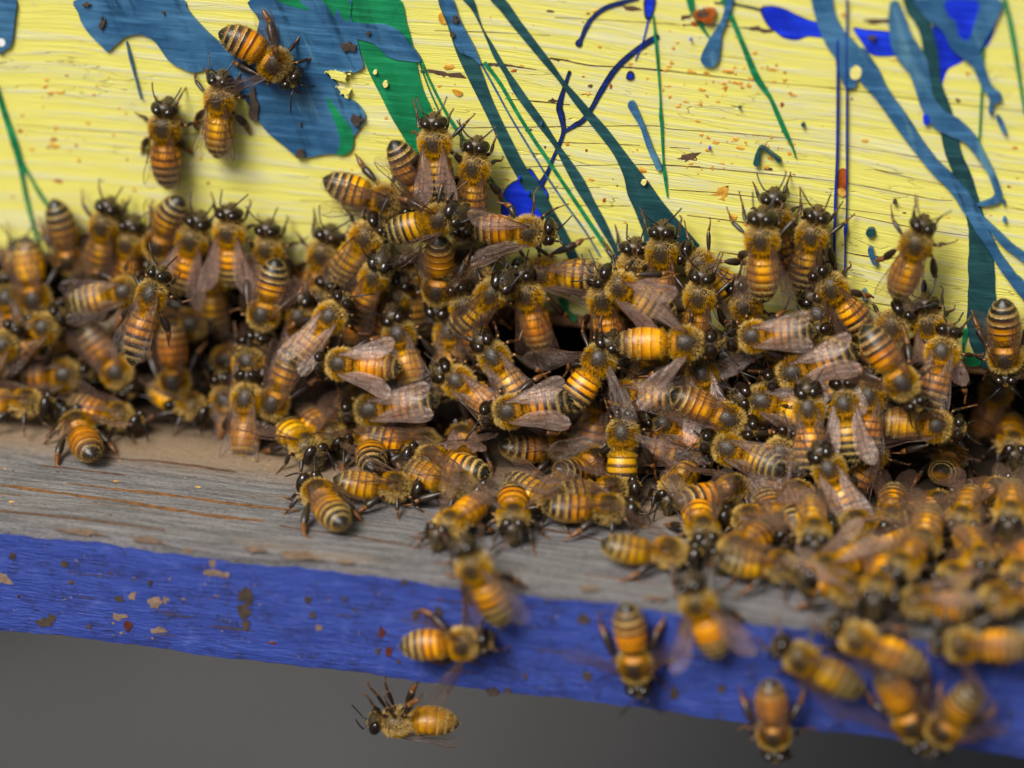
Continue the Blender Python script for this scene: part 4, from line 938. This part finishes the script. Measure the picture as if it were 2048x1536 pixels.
# ------------------------------------------------------------------ the bees: photo pixel of the thorax, heading in the picture, what it stands on, height above it, wings, pose, label
BEES = [
# on the yellow board
(550,128,-36,'W',0,'m','r','honey bee with raised wings crossing the big steel-blue splash, topmost of all'),
(439,200,88,'W',0,'n','s','honey bee facing up just below the bee with raised wings at top left'),
(330,256,91,'W',0,'f','x','dark-tailed bee facing up, alone on the yellow left of the steel-blue splash'),
(44,530,92,'W',.1,'n','s','bee facing up at the far left rim of the yellow board'),
(140,520,-76,'W',.1,'f','x','orange bee climbing head down, leftmost abdomen standing up against the yellow'),
(209,453,80,'W',.1,'f','s','honey bee facing up between the two head-down orange bees at left'),
(258,487,84,'W',0,'f','s','small shaded bee wedged behind its neighbours at the left rim'),
(318,490,-108,'W',.1,'f','l','head-down orange bee with dark tail tip pointing up, left rim'),
(385,481,74,'W',.25,'v','s','honey bee with long V-folded wings, third upright bee from the left rim'),
(459,465,92,'W',.25,'v','s','honey bee with pale wing tips facing straight up beside the V-winged bee'),
(536,498,92,'W',.1,'n','s','dark-headed bee facing up at the right end of the left row'),
(425,560,92,'W',0,'f','x','shaded bee whose abdomen hangs below the left upright row'),
(870,285,95,'W',.35,'f','s','sharp honey bee with neatly folded clear wings beneath the green streak'),
(949,335,86,'W',.2,'f','s','honey bee facing up right beside the first teal streak'),
(843,385,-60,'W',0,'f','s','head-down striped bee tucked under the left side of the sharp folded-wing bee'),
(770,400,-14,'W',0,'f','l','orange bee facing right with a hind leg lifted, left of the upper clump'),
(879,438,18,'W',.75,'a','u','pale fuzzy bee facing right with wings thrown out, on top of the upper clump'),
(1058,462,-2,'W',.45,'v','s','honey bee facing right below the ultramarine splash, clear wings trailing left'),
(1085,545,176,'W',.15,'v','s','orange banded bee facing left under the bee below the ultramarine splash'),
(876,580,-92,'W',.55,'w','d','head-down bee with a crumpled brown wing in the middle of the upper clump'),
(984,588,45,'W',.6,'f','u','golden bee looking up right with its shiny face showing, mid clump'),
(732,475,52,'W',.3,'f','r','bee climbing to the upper right with a grey shiny tail, left of the clump'),
(647,510,78,'W',0,'f','s','dim bee facing up, first to the right of the gap in the row'),
(749,553,65,'W',.5,'f','u','bee looking up right with face showing, left shoulder of the clump'),
(1056,590,104,'W',.2,'f','s','smooth orange bee facing up, right under the two bees facing each other sideways'),
(1243,573,150,'W',.85,'y','s','sharp fuzzy bee facing upper left with spread veined wings, below the broad teal streak'),
(1399,594,83,'W',.6,'f','s','fuzzy bee facing up in the middle of the right-hand clump'),
(1325,505,92,'W',.2,'f','s','bee facing up at the foot of the broad teal streak with raised front legs'),
(1267,535,88,'W',0,'f','s','bee facing up squeezed left of the bee at the foot of the broad teal streak'),
(1404,530,140,'W',.15,'v','l','furry bee half hidden right of the broad teal streak, legs stretched up'),
(1208,600,100,'W',.1,'f','s','orange-bodied bee hanging beneath the sharp bee that faces upper left'),
(1524,479,91,'W',.5,'v','s','bee facing up with parted wings and bright orange bands, standing on another bee'),
(1550,436,95,'W',0,'f','s','bee with both front legs raised high under the bee with parted wings'),
(1624,471,77,'W',.1,'f','s','bee facing up with closed wings, just left of the thin ultramarine lines'),
(1492,611,112,'W',.1,'f','s','dark-backed bee under the tail of the bee with parted wings'),
(1665,577,128,'W',.2,'v','s','bee facing upper left at the bottom of the thin ultramarine lines'),
(1832,489,70,'W',.4,'f','s','lone bee reaching up the yellow at right with one long front leg raised'),
(1858,648,100,'W',.3,'v','s','bee facing up with amber wings just left of the long teal run'),
(2010,714,-88,'W',.15,'n','s','striped head-down bee at the right edge beside the long teal run'),
(1785,652,55,'W',.4,'y','s','dusky bee under the lone reaching bee, one wing held open'),
(930,500,94,'W',0,'f','s','shaded bee facing up behind the wing of the fuzzy bee on the upper clump'),
(955,552,78,'W',.05,'f','l','shaded bee between the head-down bee and the golden bee looking up right'),
(822,560,100,'W',.0,'f','s','dark bee just left of the head-down bee with the crumpled wing'),
(790,598,72,'W',.1,'f','r','dim bee facing up below the left shoulder of the upper clump'),
(700,592,96,'W',.0,'f','s','dim bee under the bee with the grey shiny tail'),
(640,606,70,'W',.1,'f','d','dim bee at the left foot of the upper clump beside the yellow'),
(930,612,110,'W',.05,'f','s','shaded bee right of the head of the head-down bee'),
# left half of the pile
(527,630,-105,'P',.5,'w','d','bee turning head down below the right end of the left row'),
(250,585,12,'P',.5,'f','s','black-and-cream striped bee lying sideways at left, heading right'),
(303,592,72,'P',1.3,'f','x','bright yellow blurred bee with grey tail standing out in front at left'),
(350,765,-86,'P',.05,'f','s','head-down bee with narrow dark stripes below the bright yellow blurred bee'),
(88,657,40,'P',.45,'f','s','golden-collared bee heading upper right at the left edge of the cluster'),
(130,751,2,'P',.1,'v','s','bee heading right with pale collar, low at the left of the cluster'),
(15,598,100,'P',.2,'f','s','dark bee cut off by the left picture edge'),
(70,600,-80,'P',.2,'f','u','face-down bee below the upright bee at the far left rim'),
(8,692,60,'P',.3,'f','s','pale-tailed bee at the left picture edge under the golden-collared bee'),
(498,724,86,'P',.35,'f','s','grey-backed bee facing up, below the bee turning head down'),
(547,808,-112,'P',.55,'f','s','ringed orange bee going head down to the landing board, left of centre'),
(234,745,-55,'P',.0,'f','s','dim bee heading down right under the striped sideways bee'),
(452,800,100,'P',.15,'f','s','glossy orange body low in the left cluster'),
(494,800,88,'P',.1,'f','d','short orange body with pale tip beside the ringed head-down bee'),
(600,640,82,'P',.2,'f','u','bee with grey face turned up at the left foot of the clump'),
(661,635,52,'P',.65,'f','s','bee heading upper right with long amber wings, left front of the clump'),
(682,728,176,'P',.8,'v','s','sharp bee heading left with two clear wings spread to the right, lower left of centre'),
(799,670,105,'P',.35,'f','u','bee facing up with a broad dark back, under the middle of the clump'),
(902,665,85,'P',.05,'f','s','shaded orange bee in the middle of the cluster behind the face-up bee'),
(989,716,123,'P',.6,'f','u','bee with big shiny upturned face above the dark centre gap'),
(916,763,144,'P',.45,'f','u','bee climbing left with its grey face turned up, beside the centre gap'),
(743,820,187,'P',.5,'f','s','bee heading left under the sharp bee with two clear wings'),
(821,800,95,'P',.05,'f','s','dim tail hanging beneath the bee that heads left, centre left'),
(1199,720,58,'P',.75,'m','u','furry bee facing upper right with wings held off, right of the dark centre gap'),
(1019,823,190,'P',.55,'v','s','bee heading left with smoky wing tips, at the lower edge of the centre gap'),
(1199,800,80,'P',.05,'f','s','orange bee deep in the shade right of the centre gap'),
# right half of the pile
(1372,687,0,'P',.95,'m','s','fuzzy bee heading right with one veined wing swung up and one down'),
(1507,673,184,'P',.8,'f','s','bee heading left with long rosy wings, middle of the right-hand clump'),
(1302,708,70,'P',.1,'f','s','shaded bee behind the fuzzy bee that heads right'),
(1650,708,104,'P',.45,'v','s','bee facing up with V-shaped rosy wings right of the bee with long rosy wings'),
(1638,632,110,'P',.1,'f','u','bee showing only its head under the tail of the bee at the thin ultramarine lines'),
(1562,690,98,'P',.15,'s','s','bee with a silvery wing poking out below the bee with long rosy wings'),
(1448,716,60,'P',.1,'f','s','dark bee in the shade left of the bee with long rosy wings'),
(1405,748,100,'P',.1,'v','s','amber-winged bee low between the two big clumps of the right side'),
(1804,766,-56,'P',.9,'y','s','big striped bee heading down right, in front of the right end of the cluster'),
(1527,803,165,'P',.55,'v','u','grey-faced bee heading left at the middle right of the cluster'),
(1618,820,92,'P',.6,'f','u','bee facing up next to the grey-faced bee heading left'),
(1690,810,95,'P',.3,'v','s','bee with bright silver wings in the right side of the cluster'),
(1249,790,178,'P',.4,'f','s','golden bee heading left whose abdomen has bold black bands, centre right'),
(1457,838,-25,'P',.55,'n','d','bee heading down right with gleaming striped abdomen and bent hind leg'),
(1331,848,155,'P',.3,'f','u','bee showing its mouthparts right of the bee with outspread wings'),
(1366,911,-15,'P',.35,'f','d','bee with big black eye low on the right side, heading right'),
(1246,868,88,'P',.85,'s','x','golden bee seen from above with both wings spread flat, centre right'),
(1562,908,70,'P',.65,'v','s','bee with long pink folded wings low on the right'),
(1458,898,160,'P',.3,'f','c','bee turning its round black tail tip to the viewer, right of the big black eye'),
(1659,940,115,'P',.7,'f','u','bee heading upper left in front of the silver-winged part of the cluster'),
(1741,905,60,'P',.2,'f','u','grey-furred bee on its side under the right end of the cluster'),
(1873,852,-5,'P',.4,'n','s','orange-ringed bee heading right at the lower right corner of the cluster'),
(1993,782,70,'W',-1.1,'f','c','ring-tailed bee clinging inside the dark entrance at right'),
(1738,795,85,'P',.0,'f','s','tan bee buried behind the big striped bee'),
(1885,705,75,'P',.05,'f','s','shaded bee hanging from the bare rim left of the long teal run'),
(1588,745,200,'P',.0,'f','s','shaded bee buried under the bee with a silvery wing'),
# on the landing board
(52,806,-4,'L',.15,'f','s','large golden bee heading right at the left picture edge on the grey board'),
(236,833,-12,'L',0,'f','d','golden bee heading right behind the walking-away bee at left'),
(154,852,117,'L',0,'h','s','bee walking away with black tail tip, leftmost on the grey boards'),
(383,813,-22,'L',0,'f','d','bee standing sideways at the mouth of the entrance, left'),
(613,892,-42,'L',0,'m','s','sharp bee facing the viewer with wings lifted, left of centre on the grey board'),
(661,870,-35,'L',0,'f','d','blurred bee right behind the viewer-facing bee'),
(739,878,96,'L',0,'m','s','bee walking away with wings out and orange rings, centre left'),
(845,888,-5,'L',0,'f','d','golden bee heading right in the back row beneath the centre gap'),
(924,878,90,'L',0,'f','s','golden bee heading into the entrance under the smoky-winged bee'),
(862,920,166,'L',.1,'h','s','fuzzy bee heading left with a wing laid out to the right, centre'),
(790,974,-2,'L',0,'u','d','bee heading right in front of the bee with orange rings'),
(917,970,-14,'L',.05,'u','d','bee heading right with dark eye, second of the pair nose to tail'),
(637,988,128,'L',0,'n','s','bright banded bee walking away at the left front of the centre group'),
(900,1050,-142,'L',0,'u','s','blurred bee facing lower left near the board edge'),
(1026,1035,-90,'L',0,'m','s','blurred bee facing the viewer head on, front of the board'),
(1123,896,4,'L',0,'h','d','bee heading right with black tail, left of the bee seen from above'),
(1190,924,28,'L',0,'h','c','bee heading away right with yellow and black tail under the spread wings'),
(1223,981,4,'L',0,'h','s','yellow bee heading right below the bee seen from above'),
(1217,1018,-2,'L',.05,'h','s','side-on bee heading right at the front centre right'),
(1337,1105,-3,'L',0,'u','d','out-of-focus bee heading right on the board edge, centre right'),
(1350,977,-122,'L',0,'f','d','dark-faced bee looking at the viewer under the cluster, centre right'),
(1466,978,14,'L',.1,'h','s','bright ringed bee heading right beside the dark-faced bee'),
(1405,1062,-76,'L',0,'u','s','blurred bee coming straight at the viewer right of the dark-faced bee'),
(1498,1041,172,'L',0,'h','s','blurred bee heading left in the second row at right'),
(1560,1133,-4,'L',.05,'f','d','very blurred yellow bee heading right by the board edge'),
(1627,1066,-82,'L',.2,'f','s','long yellow blurred bee coming at the viewer, right of centre'),
(1650,1140,-158,'L',.1,'v','s','blurred golden bee with rosy wings trailing right by the board edge'),
(1800,1134,-130,'L',.2,'f','s','brightest yellow blurred bee at the lower right'),
(1836,1205,174,'L',.1,'v','s','blurred bee heading left with long peach wings, on the board nose at right'),
(2020,1030,-96,'L',.5,'f','s','big blurred bee cut by the right picture edge'),
(1990,985,22,'L',.05,'f','s','ringed bee heading right just behind the big blurred bee at the edge'),
(1876,1012,20,'L',0,'f','s','small ringed bee heading right in the back row at right'),
(1923,1040,-112,'L',.1,'n','s','yellow-backed blurred bee right of the small ringed bee'),
(1845,1088,-104,'L',.15,'f','d','grey-faced blurred bee facing the viewer at right'),
(1712,1050,180,'L',0,'f','d','blurred bee heading left behind the long yellow bee'),
(1732,1102,188,'L',0,'f','c','small blurred orange bee between the golden bee and the grey-faced one'),
(1594,990,86,'L',.1,'f','s','yellow-collared bee walking away under the pink-winged bee'),
(1899,916,72,'L',0,'u','c','bee fanning in the shadow of the entrance at right'),
(2026,890,-80,'L',0,'h','s','dark bee inside the entrance at the right picture edge'),
(1960,1120,-60,'L',.1,'f','s','blurred dark-faced bee low at the right edge'),
(2040,1150,-120,'L',.25,'f','d','very blurred bee in the lower right corner of the board'),
(1700,1185,-20,'L',.0,'f','d','blurred bee at the board nose below the golden rosy-winged bee'),
(1905,1155,-150,'L',.0,'v','s','blurred bee between the brightest yellow bee and the right edge'),
(1560,1052,-62,'L',0,'f','d','blurred bee facing lower right between the left-heading bee and the long yellow bee'),
(1782,1040,-96,'L',.05,'f','s','blurred bee facing the viewer left of the small ringed bee at right'),
(1755,1178,-104,'L',.1,'n','s','blurred bee facing the viewer on the board nose, under the brightest yellow bee'),
(1985,1085,160,'L',.1,'f','s','blurred bee heading left under the big blurred bee at the right edge'),
(1995,1200,-165,'L',.15,'v','d','very blurred bee heading left over the board nose in the right corner'),
(1470,1100,-150,'L',0,'f','d','blurred bee facing lower left beside the bee coming straight at the viewer'),
(1110,1000,-20,'L',0,'f','d','small bee heading right behind the head-on blurred bee at front centre'),
# on the blue front
(948,1135,117,'F',0,'y','s','bee climbing the blue front toward the grey top, centre'),
(926,1287,3,'F',0,'m','s','bee heading right across the blue front with wings half open'),
(1271,1332,-81,'F',0,'m','s','bee going head down on the blue front right of centre'),
(1396,1206,111,'F',0,'h','s','bee climbing the blue front with a pale wing hanging, under the board edge'),
(1548,1468,-85,'F',.1,'f','s','head-down orange bee hanging off the lower rim of the blue front'),
(1603,1318,150,'F',.1,'y','s','blurred bee on the blue front heading upper left, nearest the head-down orange bee'),
(1716,1277,155,'F',.1,'f','s','blurred bee on the blue front heading upper left, just under the board nose'),
(1926,1290,178,'F',.15,'a','s','blurred bee heading left at the right edge of the blue front'),
(1825,1448,-62,'F',.1,'h','s','blurred bee heading down right near the lower rim, right'),
(1887,1460,-128,'F',.3,'h','s','blurred bee heading down left at the lower right corner'),
]
for b in BEES: add_bee(*b, stack=b[3] in 'WP')
# hanging upside down from the lower rim, back towards the ground, seen from its side
def hanging_bee():
    b = add_bee(795, 1440, 172, 'U', 0, 'f', 'd', 'bee hanging by its legs from the lower rim of the blue front', legs=3, stack=False)
    f = Vector((-math.cos(R_(14)), -.12, -math.sin(R_(6)))).normalized(); n = Vector((0, .30, -1)).normalized()
    l = n.cross(f).normalized(); n = f.cross(l)
    T = Vector(hit(795, 1443, (0, -LIP + .12, 0), (0, 1, 0)))
    M = Matrix(((f.x, l.x, n.x), (f.y, l.y, n.y), (f.z, l.z, n.z))).to_4x4(); M.translation = T - n * ZB
    b.matrix_world = M
hanging_bee()
# bees buried in the cluster, glimpsed through the gaps
rg = random.Random(5)
for k in range(30):
    px = rg.uniform(-20, 1900) if k < 16 else rg.uniform(1200, 1880)
    e = 505 + .113 * px
    py = rg.uniform(e + 60, e + 250) if px < 1150 else rg.uniform(e + 30, e + 230)
    if 850 < px < 1200 and py > e + 20 or px < 700 and py > e + 215 or px > 1840 and py > e + 90: continue
    add_bee(px, py, rg.uniform(0, 360), 'P', rg.uniform(-.75, -.45), 'f', rg.choice('sdlrc'), 'half-hidden honey bee deep in the cluster behind the front bees', pitch=rg.uniform(-15, 15), group='bees buried in the cluster', stack=False)
